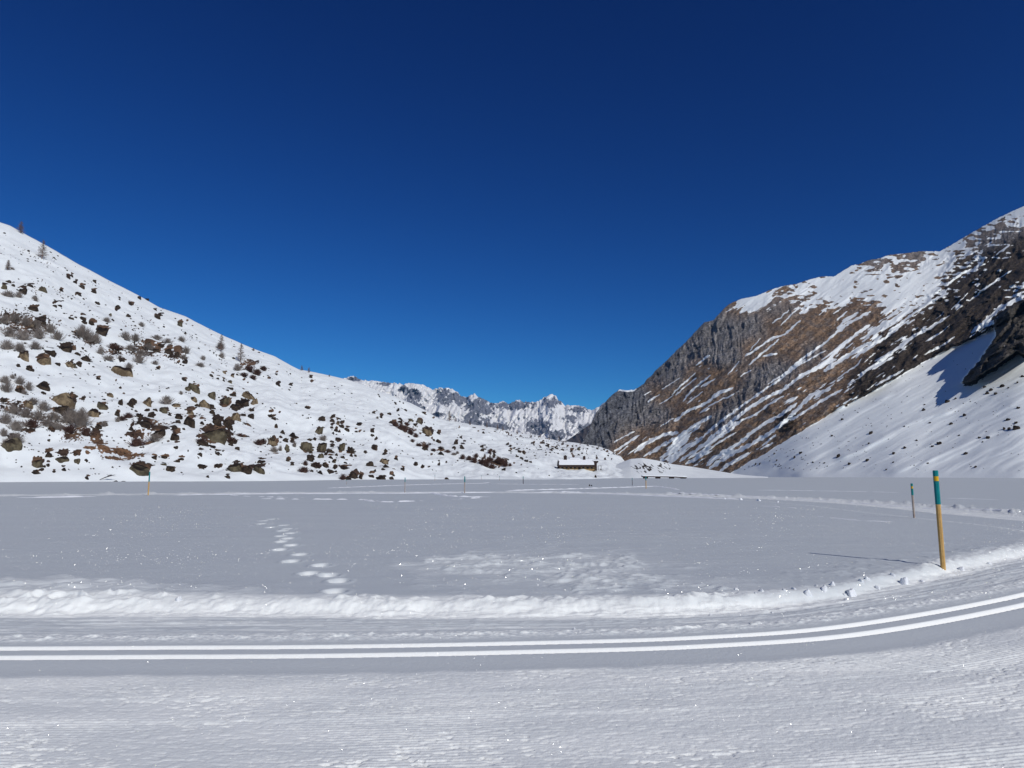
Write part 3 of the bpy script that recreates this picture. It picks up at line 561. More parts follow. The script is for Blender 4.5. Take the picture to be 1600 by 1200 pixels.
def dispR(px, py, v, D):
    fg, fd, fr, fb = paintR_fields(px, py)[1:]
    ap = apron_mask(px, py); om = out_mask(px, py, .6)
    e = sst(0, .03, v) * (1 - .6 * sst(.97, 1, v)); e2 = sst(0, .05, v) * (1 - sst(.9, 1, v))
    st = streak(px, py, R(36), 90, 16, 4, 70)
    cliff = ridged(px / 13 + .5 * noise(px / 30, py / 30, 71), py / 60, 5, 72, .6)
    al_ = px * .82 - py * .57; pe_ = px * .57 + py * .82
    blocks = ridged(al_ / 46 + .3 * noise(px / 30, py / 30, 73), pe_ / 15, 4, 74)
    sm = sst(.55, .9, paintR_fields(px, py)[0])
    r = (1 - ap) * (1 - .7 * sm) * e * (-.015 * st * (fg + fd) - .008 * (blocks - .6) * fg - .028 * (blocks - .5) * fd)
    r += -(1 - ap) * e * (fr + fb) * (.014 * (cliff - .5) + .012 * (blocks - .5))
    fan = streak(px, py, R(27), 170, 34, 3, 78)
    r += ap * e2 * (-.0075 * fan - .0022 * streak(px, py, R(27), 90, 8, 2, 79))
    for pl, w_, a_ in (([(1300, 722), (1350, 700), (1400, 672), (1440, 652), (1500, 640)], 5, .0050), ([(1380, 742), (1440, 722), (1500, 697), (1560, 672)], 5, .0035), ([(1180, 728), (1260, 692), (1330, 650), (1400, 612)], 6, .0035), ([(1440, 700), (1520, 662), (1600, 622)], 6, .004), ([(1232, 747), (1290, 724), (1340, 697), (1400, 672)], 7, .004)):
        m = (px > pl[0][0] - 20) & (px < pl[-1][0] + 20) & (py > pl[-1][1] - 30) & (py < pl[0][1] + 30)
        d_, s_ = segdist(px[m], py[m], pl); L_ = s_.max()
        r[m] += -ap[m] * a_ * np.exp(-np.abs(d_ / w_) ** 1.5) * sst(0, 25, s_) * sst(0, 25, L_ - s_)
    # the dark band stands proud of the apron, the buttress even more
    ey = lin(APR, px, 1); band = sst(0, 6, ey - py) * (1 - sst(10, 60, ey - py)) * sst(1180, 1330, px)
    r += -.020 * band
    omv = om
    for _ in range(2):
        omv = (omv + np.roll(omv, 1, 1) + np.roll(omv, -1, 1)) / 3
    core = sst(1485, 1575, px) * sst(1680, 1630, px)
    r += -omv * (.032 + .066 * core + .03 * (blocks - .5))
    return r
def paintR(px, py, V, v):
    cov, fg, fd, fr, fb = paintR_fields(px, py)
    ap = apron_mask(px, py); om = np.maximum(out_mask(px, py), out_mask(px, py - 3)); om = np.maximum(om, out_mask(px - 2, py - 6))
    st = .75 * streak(px, py, R(37), 120, 14, 4, 80) + .5 * streak(px, py, R(35), 70, 6, 3, 83); st2 = streak(px, py, R(34), 18, 4.0, 3, 85)
    stone_ = 0
    jx = px + 2.2 * fbm(px / 9, py / 9, 3, 95); jy = py + 2.0 * fbm(px / 9, py / 9, 3, 96)
    ln = np.full(px.shape, -1.0)
    for q in LINES.split('|'):
        q = q.split(); w_ = float(q[-1]); pl = [tuple(map(float, a.split(','))) for a in q[:-1]]
        xs = [p[0] for p in pl]; ys = [p[1] for p in pl]; m = (px > min(xs) - 14) & (px < max(xs) + 14) & (py > min(ys) - 14) & (py < max(ys) + 14)
        if not m.any(): continue
        d_, s_ = segdist(jx[m], jy[m], pl); L_ = max(s_.max(), 1)
        hw = w_ * .52 * (.75 + .5 * noise(s_ / 9, s_ * 0 + w_, 97)) * (.35 + .65 * np.sqrt(np.clip(np.minimum(s_, L_ - s_) / 8 , 0, 1)))
        ln[m] = np.maximum(ln[m], 1 - np.abs(d_) / np.maximum(hw, .6))
    authored = sst(1380, 1340, px) * sst(488, 505, py + .0 * px) + sst(1340, 1380, px) * sst(500, 520, py + .5 * (px - 1380)) * .6
    flat = sst(1180, 1240, px) * sst(500, 470, py + .0 * px) 
    hz = fbm(px / 16, py / 5, 4, 88)
    n = (1.2 * st + .5 * st2) * (1 - flat * .7) + flat * .7 * 1.3 * hz
    s = .5 + 1.9 * (n * (1 - .1 * authored) + (cov - .5) * .95 - .24 * authored + .10 * fd + .16 * fd * streak(px, py, R(36), 14, 3.2, 3, 99))
    s = np.maximum(s, .5 + 1.0 * ln + 1.1 * np.minimum(0, fbm(px / 4.2 + py / 9, py / 3.2, 3, 98) + .10))
    s = np.where(cov > .93, np.maximum(s, .8 + .2 * n), s); s = np.where(cov < .03, np.minimum(s, .15), s)
    capm = bump(px, 980, 14) * sst(3.4, 1.5, py - lin(silR, px, 1)); s = np.maximum(s, capm * 1.3)
    stones = fbm((px * .89 + py * .45) / 4.5, (py * .89 - px * .45) / 2.0, 2, 90)
    sd = sst(.0, .5, fbm((px * .87 + py * .49) / 120, (py * .87 - px * .49) / 13, 3, 91)) * sst(735, 640, py)
    sa = 1.05 - .8 * sst(.42, .55, stones) * sd
    s = s * (1 - ap) + sa * ap
    s = np.where(om > .5, .02 + .55 * sst(.35, .6, streak(px, py, R(33), 20, 4, 3, 92)), s)
    fg_, fd_, fr_, fb_ = [q[..., None] for q in (fg, fd, fr, fb)]
    col = C_GRASS * fg_ + C_DARK * fd_ + C_ROCK * fr_ + np.array((.12, .125, .142)) * fb_
    gr = sst(-.1, .25, fbm(px / 12, py / 7, 4, 93))[..., None]
    col = col * (1 - .5 * gr * fg_) + C_ROCK * .75 * gr * .5 * fg_
    tone = (1 + .55 * fbm(px / 5, py / 9, 3, 94) + .5 * streak(px, py, R(36), 50, 8, 3, 100))[..., None]; col = col * np.clip(tone, .35, 2)  # random tone, with streaky patches of shadow darkened into the colour
    col = np.where((om > .5)[..., None], np.array((.075, .066, .058)) * tone, col)
    return np.clip(s, -1, 2), np.clip(col, .01, 1)
mountR, VR, PRx, PRy = terrain('right_mountain', M['mount'], np.concatenate([np.linspace(860, 1640, 720), np.linspace(1644, 1900, 60)]), 420, silR, baseR, crestR, None, dispR, paintR, soft=70, jag=.6)
tag(mountR, kind='structure')

# low knoll at the head of the lake
silV = [(830, 741), (870, 739), (905, 738), (940, 733), (965, 725), (985, 717), (1003, 715.5), (1025, 719), (1050, 725), (1080, 729), (1110, 734), (1140, 739), (1165, 742.5), (1200, 745)]
def paintV(px, py, V, v):
    rr = streak(px, py, R(-40), 9, 2.6, 3, 101); z = np.maximum(bump(px, 1005, 22), bump(px, 1037, 12)) * bump(py, 731, 10)
    s = 1.05 - 1.2 * z * sst(.0, .18, rr)
    return s, np.zeros(px.shape + (3,)) + np.array((.035, .027, .022))
knoll, VV, PVx, PVy = terrain('snow_knoll', M['hill'], np.linspace(830, 1200, 300), 50, silV, [(830, 300, -.3), (1000, 310, -.3), (1200, 400, -.3)], [(830, 390), (1000, 400), (1200, 560)],
    lambda X, Y, v, px, py: sst(0, .15, v) * (1 - sst(.9, 1, v)) * .5 * fbm(X / 14, Y / 20, 2, 103), None, paintV)
tag(knoll, kind='structure')

# far range and the blue shoulder in front of it
silF = [(400, 585), (500, 590), (540, 591), (547, 587.5), (555, 588), (565, 594), (590, 595.5), (615, 599), (630, 601), (640, 598), (660, 601), (677, 610), (685, 606), (692, 607), (700, 605.5), (707, 607.5), (714, 613), (722, 619.5), (731, 620), (740, 615.5), (747, 620), (755, 623), (770, 630), (778, 629), (786, 626), (795, 631), (803, 627), (810, 624), (816, 628), (822, 627), (835, 629), (842, 626), (852, 620), (862, 615), (868, 619), (872, 624), (882, 634), (895, 633), (910, 635), (918, 639), (924, 642), (934, 636), (946, 628), (980, 612), (1100, 600)]
ROCKF = [(647,624,14,17),(700,620,21,13),(690,615,10,8),(752,634,27,15),(738,655,16,14),(745,658,25,9),(775,668,25,8),(805,633,32,7),(862,629,16,8),(840,668,19,14),(687,648,11,4),(630,608,8,6),(555,592,12,4),(600,600,12,3),(905,640,16,5),(890,655,12,6),(870,680,20,8),(655,640,9,12),(720,625,14,8),(915,668,12,8)]
def paintF(px, py, V, v):
    m = np.zeros(px.shape)
    for (a, b, rx, ry) in ROCKF:
        q = np.hypot((px - a) / rx, (py - b) / ry) + .35 * fbm(px / 9, py / 9, 3, 111); m = np.maximum(m, 1 - sst(.45, 1.5, q))
    n = .6 * streak(px, py, R(50), 16, 4.5, 3, 112) + .6 * streak(px, py, R(-55), 14, 4.5, 3, 116) + .35 * fbm(px / 2.6, py / 2.6, 2, 117)
    s = 1.12 - 1.05 * m + 1.5 * n * (.35 + .65 * sst(0, .5, m)) - .5 * sst(.1, .4, fbm(px / 5, py / 3.5, 3, 113)) * sst(770, 820, px)
    return s, np.zeros(px.shape + (3,)) + np.array((.20, .205, .235)) * (1 + .4 * fbm(px / 4, py / 7, 3, 118))[..., None]  # distance haze put into the rock colour: paler and bluer
def dispF(px, py, v, D):
    return -(.06 * (ridged(px / 34, py / 38, 5, 115) - .6) + .03 * streak(px, py, R(55), 30, 6, 4, 119) + .02 * (ridged(px / 11, py / 14, 3, 120) - .6)) * sst(0, .1, v) * (1 - .3 * sst(.96, 1, v))
farR, VF, _, _ = terrain('far_range', M['far'], np.linspace(400, 1100, 620), 260, silF, [(400, 4200, 0), (1100, 4200, 0)], [(400, 6000), (860, 7500), (1100, 7000)], None, dispF, paintF, jag=1.6)
tag(farR, kind='structure')
silB = [(840, 735), (878, 693), (895, 682), (910, 671), (921, 664), (935, 652), (960, 640), (1040, 620)]
def paintB(px, py, V, v):
    s = .12 + .9 * sst(.1, .4, streak(px, py, R(33), 40, 4, 3, 121)); return s, np.zeros(px.shape + (3,)) + np.array((.10, .085, .08))
farB, _, _, _ = terrain('far_shoulder', M['mount'], np.linspace(840, 1040, 200), 120, silB, [(840, 2100, 0), (1040, 2100, 0)], [(840, 2900), (1040, 3200)], None,
    lambda px, py, v, D: -.03 * sst(0, .1, v) * (ridged(px / 20, py / 30, 4, 122) - .6), paintB)
tag(farB, kind='structure')
# ------------------------------------------------------------------ placing things on the slopes
def mk_locator(V, px, py):
    V2 = V.reshape(-1, 3); a = px.reshape(-1); b = py.reshape(-1)
    def f(x, y):
        d = (a - x) ** 2 + (b - y) ** 2; m = d < max(d.min() * 1.5, 2.0); i = np.where(m)[0]; j = i[np.argmin(V2[i, 1])]; return V2[j]
    return f
locL = mk_locator(VL, PLx, PLy); locR = mk_locator(VR, PRx, PRy); locV = mk_locator(VV, PVx, PVy)
def locF(x, y): a, b = G(x, y); return np.array((float(a), float(b), 0.0))
def fieldz(X, Y):
    z, _, _ = field_height(np.array([[X]]), np.array([[Y]])); return float(z[0, 0])
rnd = random.Random(7)

def rock_mesh(seed, sub=3, cuts=9):
    r = random.Random(seed); import bmesh
    bm = bmesh.new(); bmesh.ops.create_icosphere(bm, subdivisions=sub, radius=1)
    pl = []
    for _ in range(cuts):
        n = Vector((r.uniform(-1, 1), r.uniform(-1, 1), r.uniform(-.3, .8))).normalized(); pl.append((n, r.uniform(.62, .92)))
    pl.append((Vector((r.uniform(-.35, .35), r.uniform(-.5, .2), 1)).normalized(), r.uniform(.5, .7)))
    off = Vector((r.uniform(0, 50), r.uniform(0, 50), r.uniform(0, 50)))
    from mathutils import noise as mn
    for v in bm.verts:
        p = v.co.copy()
        for n, d in pl:
            e = p.dot(n) - d
            if e > 0: p -= n * e * .92
        p *= 1 + .22 * mn.noise(p * 1.7 + off) + .09 * mn.noise(p * 5 + off)
        v.co = p
    xs = [v.co.x for v in bm.verts]; zs = [v.co.z for v in bm.verts]; ys = [v.co.y for v in bm.verts]
    sx = 2 / (max(xs) - min(xs)); sy = 2 / (max(ys) - min(ys)); sz = 1 / max(zs)
    for v in bm.verts: v.co = Vector(((v.co.x - (max(xs) + min(xs)) / 2) * sx, v.co.y * sy, v.co.z * sz))
    me = bpy.data.meshes.new('rock'); bm.to_mesh(me); bm.free(); return me
ROCKM = {}
for tone in ('dark', 'tan', 'olive'):
    ROCKM[tone] = []
    for i in range(7):
        me = rock_mesh(100 + i * 3 + len(tone)); me.materials.append(M['rock_' + tone]); ROCKM[tone].append(me)
ALLR = []                      # (object, x, y, w, tone, landmark name)
def put_rock(x, y, wpx, hpx, tone, name='boulder', loc=locL, tilt=0.0, seed=None, zone='left'):
    p = loc(x, y); D = p[1]; w_ = wpx * D / F; h_ = hpx * D / F
    r = random.Random((seed if seed is not None else int(x * 31 + y * 17)))
    o = bpy.data.objects.new(name, r.choice(ROCKM[tone])); COL.objects.link(o)
    o.location = (p[0], p[1] + w_ * .1, p[2] - h_ * .12)
    o.scale = (w_ * .46, w_ * r.uniform(.28, .40), h_ * .98)
    yaw = r.uniform(-.5, .5) + (math.pi if r.random() < .5 else 0); o.rotation_euler = (0, tilt, yaw)
    return o
for (x, y, wd, hh, tone, tilt, lab) in BIG:
    o = put_rock(x, y, wd, hh, tone, tilt=tilt * .6, seed=int(x + y)); tag(o, lab, 'boulder', 'boulders on the left slope'); ALLR.append([o, x, y - hh / 2, wd, lab])
nbig = len(ALLR)
TN = {'d': 'dark', 't': 'tan', 'o': 'olive'}
small = []
for q in SMALL.split(';'):
    x, y, wd, hh, t = q.split(); small.append((float(x), float(y), float(wd), float(hh), t))
small.sort(key=lambda q: -q[2] * q[3]); small = small[:245]
SHORT = [(a[1], a[2], s) for a, s in zip(ALLR, [b[6] for b in BIG])]
used_l = {}
DIRS = ['right of', 'below and right of', 'below', 'below and left of', 'left of', 'above and left of', 'above', 'above and right of']
PEND = []
def near_label(x, y, what, marks, ob=None, cat=None, group=None):
    d = min((math.hypot(x - m[0], (y - m[1]) * 1.2), i) for i, m in enumerate(marks)); m = marks[d[1]]
    k = int(round(math.atan2(y - m[1], x - m[0]) / (math.pi / 4))) % 8
    PEND.append((f"{what} {DIRS[k]} {m[2]}", d[0], ob, cat, group))
def flush_labels():
    by = {}
    for q in PEND: by.setdefault(q[0], []).append(q)
    words = ['nearest', 'second nearest', 'third nearest', 'fourth nearest', 'fifth nearest', 'sixth nearest', 'seventh nearest', 'eighth nearest', 'ninth nearest', 'tenth nearest', 'eleventh nearest', 'twelfth nearest']
    for l, qs in by.items():
        qs.sort(key=lambda q: q[1])
        for n_, q in enumerate(qs): tag(q[2], l if len(qs) == 1 else f"{words[n_] if n_ < 12 else 'outermost'} {l}", q[3], q[4])
MARKS = [(97,620,'the large angular tan boulder'),(186,578,'the long sloping brown boulder'),(330,674,'the largest boulder'),(302,602,'the snow notched boulder'),(217,730,'the big shore boulder'),(385,731,'the low boulder heap'),(497,668,'the lone tall olive boulder'),(501,695,'the three broad boulders'),(600,718,'the square tan block'),(667,670,'the lone tan boulder high right'),(367,649,'the pale triangular boulder'),(57,722,'the greenish pointed boulder'),(145,643,'the humped tan boulder'),(16,690,'the twig wrapped boulder'),(158,514,'the steep belt boulder'),(36,555,'the two tan boulders'),(34,450,'the dark far left boulder'),(594,747,'the black shore rock'),(229,625,'the steeply tilted tan boulder'),(246,675,'the long dark ledge'),(902,724,'the mountain hut'),(66,395,'the tallest larch'),(757,722,'the lower purple shrub belt'),(385,612,'the brown topped boulder'),(425,687,'the heart shaped boulder'),(350,545,'the two crest larches'),(552,740,'the black lake edge rock'),(845,688,'the far crest rubble'),(720,690,'the dark trio on the right slope')]
WORD = {'d': 'dark', 't': 'tan', 'o': 'olive grey'}
for (x, y, wd, hh, t) in small:
    o = put_rock(x, y, wd, hh, TN[t], 'rock', tilt=.25 * rnd.uniform(-.5, 1))
    fl = 'flat' if hh < .4 * wd else ('upright' if hh > .85 * wd else 'rounded')
    sz = 'little ' if wd * hh < 40 else ''
    near_label(x, y, f"{sz}{fl} {WORD[t]} rock", MARKS, o, 'rock', 'rocks on the left slope')
# the remaining small stones of the left slope: one mass
def stones(name, spots, loc, label, tone='dark'):
    base = rock_mesh(55, 1, 6); bv = np.array([v.co[:] for v in base.vertices]); bf = [tuple(p.vertices) for p in base.polygons]
    mb = MB()
    for (x, y, s) in spots:
        p = loc(x, y); k = s * p[1] / F; a = rnd.uniform(0, 6.28); ca, sa = math.cos(a), math.sin(a)
        v = bv * np.array((k * .5, k * .42, k * rnd.uniform(.3, .55))); v = np.stack([v[:, 0] * ca - v[:, 1] * sa, v[:, 0] * sa + v[:, 1] * ca, v[:, 2]], 1) + p
        mb.add(v, bf)
    o = mb.build(name, M['rock_' + tone]); return tag(o, label, 'stones', None, 'stuff')
sp = []
while len(sp) < 1100:
    x = rnd.uniform(0, 960); y = rnd.uniform(360, 742); cy = np.interp(x, [p[0] for p in silL], [p[1] for p in silL]) + 2
    if y < cy: continue
    dn = float(sst(.0, .5, fbm(np.array([(x * .85 + y * .5) / 60]), np.array([(y * .85 - x * .5) / 14]), 3, 53))[0])
    if x > 800 and y < 712: dn = .9
    if x > 860 and y > 715: dn = 0
    if rnd.random() < .12 + .88 * dn: sp.append((x, y, rnd.choice((1.2, 1.8, 2.6, 3.6)) * (1.2 if y < 560 else 1)))
stones('scattered_stones', sp, locL, 'small dark stones dotted over the snow of the left slope')

# rocks on the right snow apron
RR = """1310 713 7 5;1327 725 6 3;1241 714 6 3;1251 707 6 2.5;1355 719 6 3;1361 676 8 4;1316 655 6 2.5;1322 634 5 2;1300 680 4 2;1358 692 5 2;1480 628 8 4.5;1444 640 7 4;1444 632 4 2;1493 622 6 2.5;1543 614 8 4;1548 610 7 4;1556 615 6 3;1538 605 6 3;1567 603 9 4;1575 606 4 2.5;1598 588 7 3;1413 666 4 2;1453 660 5 2;1507 649 7 3.5;1486 662 8 3;1468 693 9 4;1457 697 6 2;1530 684 5 2.5;1544 683 8 3;1535 690 4 2;1590 669 13 6;1576 671 6 4;1569 670 5 4;1588 660 7 3;1576 655 9 3;1591 637 6 3;1509 708 9 3;1525 729 6 3;1414 699 7 3;1396 708 6 3;1355 718 7 2.5;1395 722 4 2;1450 723 4 2;1385 733 4 2;1541 674 3 2;1498 680 5 2;1432 688 5 2;1180 725 4 2.5;1187 724 4 2;1213 719 3 2;1210 708 4 2;1288 723 4 2;1269 722 3 2;1590 597 5 3"""
RMARK = [(1590,666,'the big black apron rock'),(1480,625,'the rock under the shadow edge'),(1310,710,'the lone low apron rock'),(1468,690,'the rock trail above the marker pole'),(1361,673,'the rock by the bright rib'),(1545,608,'the rock row below the buttress')]
for i, q in enumerate(RR.split(';')):
    x, y, wd, hh = map(float, q.split())
    o = put_rock(x, y, wd, hh * 1.15, 'dark', 'rock', locR)
    if wd > 12: tag(o, 'biggest black rock on the right snow apron near the margin', 'rock', 'rocks on the right snow apron')
    else: near_label(x, y, 'black rock' if wd * hh >= 20 else 'tiny black rock', RMARK, o, 'rock', 'rocks on the right snow apron')
sp = []
while len(sp) < 260:
    x = rnd.uniform(1150, 1600); ey = np.interp(x, [p[0] for p in APR], [p[1] for p in APR]); y = rnd.uniform(ey + 4, 738)
    dn = float(sst(.0, .5, fbm(np.array([(x * .87 + y * .49) / 120]), np.array([(y * .87 - x * .49) / 13]), 3, 91))[0])
    if rnd.random() < .08 + .9 * dn and y < 735: sp.append((x, y, rnd.choice((1.0, 1.4, 2.0))))
stones('apron_stones', sp, locR, 'small dark stones in lines down the right snow apron')

# two dark rocks standing out of the lake snow
for (x, y, wd, hh, lab) in ((921.3, 760, 3.2, 4, 'slim leaning dark rock sticking out of the lake snow below the hut'), (924.5, 760, 3.0, 3.0, 'round dark rock sticking out of the lake snow beside the slim one')):
    o = put_rock(x, y, wd, hh, 'dark', 'rock', locF); tag(o, lab, 'rock', 'pair of rocks in the lake snow')

# ------------------------------------------------------------------ bare shrubs
def bush_mesh(seed, n=130, red=False, thick=.016):
    r = random.Random(seed); mb = MB()
    for i in range(n):
        a = r.uniform(0, 2 * math.pi); lean = abs(r.gauss(0, .6)); L = r.uniform(.6, 1.05) * (1 - .22 * min(lean, 1.3))
        bx, by = r.gauss(0, .12), r.gauss(0, .12); dx, dy = math.cos(a) * math.sin(lean), math.sin(a) * math.sin(lean)
        pts = []; k = 4
        for j in range(k + 1):
            t = j / k; pts.append((bx + dx * L * t ** .85 + r.gauss(0, .015), by + dy * L * t ** .85 + r.gauss(0, .015), L * math.cos(lean * .9) * t ** 1.1 - .05))
        mb.tube(pts, [thick * (1 - .7 * j / k) for j in range(k + 1)], 3, False)
        for _ in range(3 if not red else 4):
            j = r.randint(1, 3); b = Vector(pts[j]); d = Vector((dx + r.gauss(0, .5), dy + r.gauss(0, .5), .7 + r.gauss(0, .2))).normalized() * r.uniform(.2, .4)
            mb.tube([b, b + d * .5 + Vector((0, 0, .02)), b + d], [thick * .55, thick * .45, thick * .2], 3, False)
    return mb.mesh('bush')
BM = {'g': [], 'r': []}
for i in range(5):
    me = bush_mesh(300 + i); me.materials.append(M['twig']); BM['g'].append(me)
    me = bush_mesh(400 + i, 130, True, .024); me.materials.append(M['twig_red']); BM['r'].append(me)
BUSH = """12 462 24 11 g;30 464 16 9 g;55 467 12 6 g;57 470 10 7 g;6 505 22 16 g;22 502 22 18 g;40 508 22 16 g;58 512 20 14 g;15 525 26 16 g;35 530 26 15 g;60 528 26 16 g;80 520 22 14 g;12 545 24 15 g;32 548 22 14 g;55 545 22 12 g;90 530 20 14 g;125 525 20 16 g;138 533 24 22 g;150 535 18 16 g;128 520 14 14 g;168 503 14 8 g;222 510 12 9 g;196 530 22 14 g;212 532 20 12 g;180 545 22 9 r;205 548 20 10 g;222 555 20 10 g;232 545 20 10 g;245 530 18 9 g;262 535 18 7 g;285 533 16 8 g;292 552 16 11 g;288 560 14 8 g;157 552 12 12 g;170 562 22 8 g;218 566 22 12 g;202 575 18 11 g;188 560 10 7 g;243 569 12 7 g;314 572 18 8 g;318 562 12 7 g;347 558 10 10 g;372 578 18 10 g;390 580 18 12 r;402 585 16 10 r;382 588 16 8 r;396 592 14 8 r;412 578 14 8 r;345 545 14 10 g;8 598 20 13 g;10 612 26 15 g;32 600 18 16 g;45 608 16 14 g;20 590 12 8 g;38 615 14 8 g;52 630 22 10 g;68 640 22 14 g;20 645 26 16 g;40 650 24 16 g;60 655 26 18 g;85 655 24 16 g;105 660 26 18 g;125 665 32 26 g;90 670 24 14 g;8 660 22 16 g;25 672 24 16 g;6 680 16 14 g;50 668 22 14 r;75 665 20 12 g;112 652 24 16 g;128 655 20 18 g;110 676 20 12 r;135 680 18 12 r;25 692 28 16 g;12 696 20 14 g;260 630 18 12 g;283 616 9 6 g;214 696 20 12 r;242 688 26 13 g;315 692 22 10 r;362 691 18 8 r;428 705 14 11 g;438 703 8 8 g;404 694 16 10 r;412 692 10 9 r;505 687 16 8 g;461 697 9 9 g;477 726 9 7 r;474 737 14 9 r;536 748 12 8 r;494 729 16 7 r;376 681 16 6 r;382 735 12 8 r;184 658 10 8 g;163 665 14 8 g;200 652 16 8 r;190 656 18 8 r;232 664 14 7 r;618 665 12 8 r;626 670 13 10 r;634 674 13 10 r;642 678 12 9 r;650 682 10 7 r;636 664 12 6 r;645 690 10 5 r;655 696 11 6 r;666 699 11 5 r;678 704 11 5 r;688 700 12 4 r;700 706 12 5 r;710 710 12 5 g;715 708 8 5 g;724 716 12 7 r;733 718 12 8 r;742 722 14 9 r;752 724 14 9 r;760 728 16 9 r;770 731 16 8 r;778 722 14 9 r;785 724 14 11 r;790 728 12 9 r;745 714 10 7 r;764 720 12 7 r;797 727 8 5 r;765 708 8 6 r;772 706 8 5 r;390 640 6 5 g;590 653 6 4 g;20 420 8 4 g"""
blist = [tuple(q.split()) for q in BUSH.split(';')]
BMARK = MARKS + [(640,675,'the upper purple shrub belt'),(45,515,'the dark upper shrub mass'),(60,655,'the grey lower shrub thicket'),(395,580,'the shrubs under the crest larches'),(230,545,'the long shrub belt'),(242,682,'the reddish turf ledge'),(140,528,'the pale round shrub clump')]
for (x, y, wd, hh, t) in blist:
    x, y, wd, hh = float(x), float(y), float(wd), float(hh); p = locL(x, y); r = random.Random(int(x * 7 + y)); k = p[1] / F
    o = bpy.data.objects.new('shrub', r.choice(BM[t])); COL.objects.link(o); o.location = (p[0], p[1], p[2] - .05)
    o.scale = (wd * k * r.uniform(.65, 1.0), wd * k * .7, hh * k * r.uniform(.95, 1.3)); o.rotation_euler = (0, 0, r.uniform(0, 6.28)); o.rotation_euler.x = 0
    kind = 'bare grey shrub' if t == 'g' else 'reddish leafless shrub'
    near_label(x, y, kind, BMARK, o, 'shrub', 'bare shrubs on the left slope')

# ------------------------------------------------------------------ larches
def larch(x, y, hpx, label, seed):
    p = locL(x, y); H = hpx * p[1] / F; r = random.Random(seed); root = empty('larch_tree', (p[0], p[1], p[2] - .2))
    tag(root, label, 'tree', 'leafless larches on the left slope')
    big = hpx > 12; tb = MB(); tk = .018 * H + .05
    pts = [(r.gauss(0, .004) * H, r.gauss(0, .004) * H, H * t) for t in (0, .2, .4, .6, .8, 1)]
    tb.tube(pts, [tk, tk * .85, tk * .65, tk * .45, tk * .28, .02], 6); tb.build('trunk', M['larch'], root)
    cb = MB(); nb = 170 if big else 90; wdt = r.uniform(.25, .33)
    for i in range(nb):
        t = .12 + .86 * (i + r.random()) / nb; a = r.uniform(0, 6.28); L = H * wdt * (1 - t) ** .7 * r.uniform(.5, 1.15) + .25
        th = .03 + .0022 * H
        b = Vector((0, 0, H * t)); d = Vector((math.cos(a), math.sin(a), r.uniform(-.15, .25)))
        m_ = b + d * L * .55 + Vector((0, 0, -.02 * L)); e = b + d * L + Vector((0, 0, .10 * L))
        cb.tube([b, m_, e], [th, th * .7, th * .3], 3, False)
        for k in range(8):
            f = r.uniform(.2, .95); q = b.lerp(e, f); dd = (d + Vector((r.gauss(0, .7), r.gauss(0, .7), r.gauss(0, .45)))).normalized() * L * r.uniform(.15, .35)
            cb.tube([q, q + dd], [th * .5, th * .22], 3, False)
    cb.build('crown', M['larch'], root); return root
TREES = [(13, 421, 18, 'wide short larch near the left margin, below the crest larches'), (32, 364, 21, 'slim larch standing on the crest line nearest the left margin'), (66, 405, 33, 'tallest larch, standing against snow, right of the crest line larch'), (346, 549, 29, 'slim larch with a brown shrub at its foot, left of a pair'), (376, 566, 32, 'spreading larch beside dark rocks, right of a pair'), (397, 547, 5, 'tip of a tiny larch just behind the crest by the pair'), (472, 578, 9, 'small larch on the crest shoulder, left of two'), (483, 581, 9, 'small larch on the crest shoulder, right of two'), (515, 587, 3.5, 'tiny larch dot on the crest shoulder right of the two small ones'), (702, 657, 17, 'lone tall larch on the far crest before the snowy range'), (713, 658, 8, 'short larch close beside the lone tall far one'), (735, 663, 7, 'low brown larch on the far crest, first of the fading row'), (761, 667, 9, 'larch on the far crest before the blue rock face'), (777, 671, 9, 'dark larch on the far crest, left of two touching ones'), (786, 672, 8, 'dark larch on the far crest, right of two touching ones'), (808, 677, 7, 'small larch among boulders on the far crest'), (845, 683, 6, 'little larch above the rubble left of the hut'), (873, 690, 11, 'larch just above the hut before the bright far peak'), (858, 686, 5, 'tiny larch just left of the one above the hut')]
for i, (x, y, h, lab) in enumerate(TREES): larch(x, y, h, lab, 500 + i)

# fallen trunk at the shore
pa, pb = locL(157, 750), locL(186, 743.5); ft = empty('fallen_trunk', tuple(pa)); tag(ft, 'thin dark fallen trunk with a tangle of twigs lying at the left shore', 'log')
v = Vector(pb) - Vector(pa); v.y *= .15; mb = MB(); mb.tube([(0, 0, .15), v * .5 + Vector((0, 0, .25)), v + Vector((0, 0, .25))], [.06, .11, .16], 6); mb.build('trunk', M['timber'], ft)
mb = MB()
for i in range(16):
    mb.tube([v * .95 + Vector((0, 0, .25)), v + Vector((rnd.uniform(-1.2, 1.4), rnd.uniform(-.5, .5), rnd.uniform(-.1, .7)))], [.05, .02], 4)
mb.build('branches', M['timber'], ft)

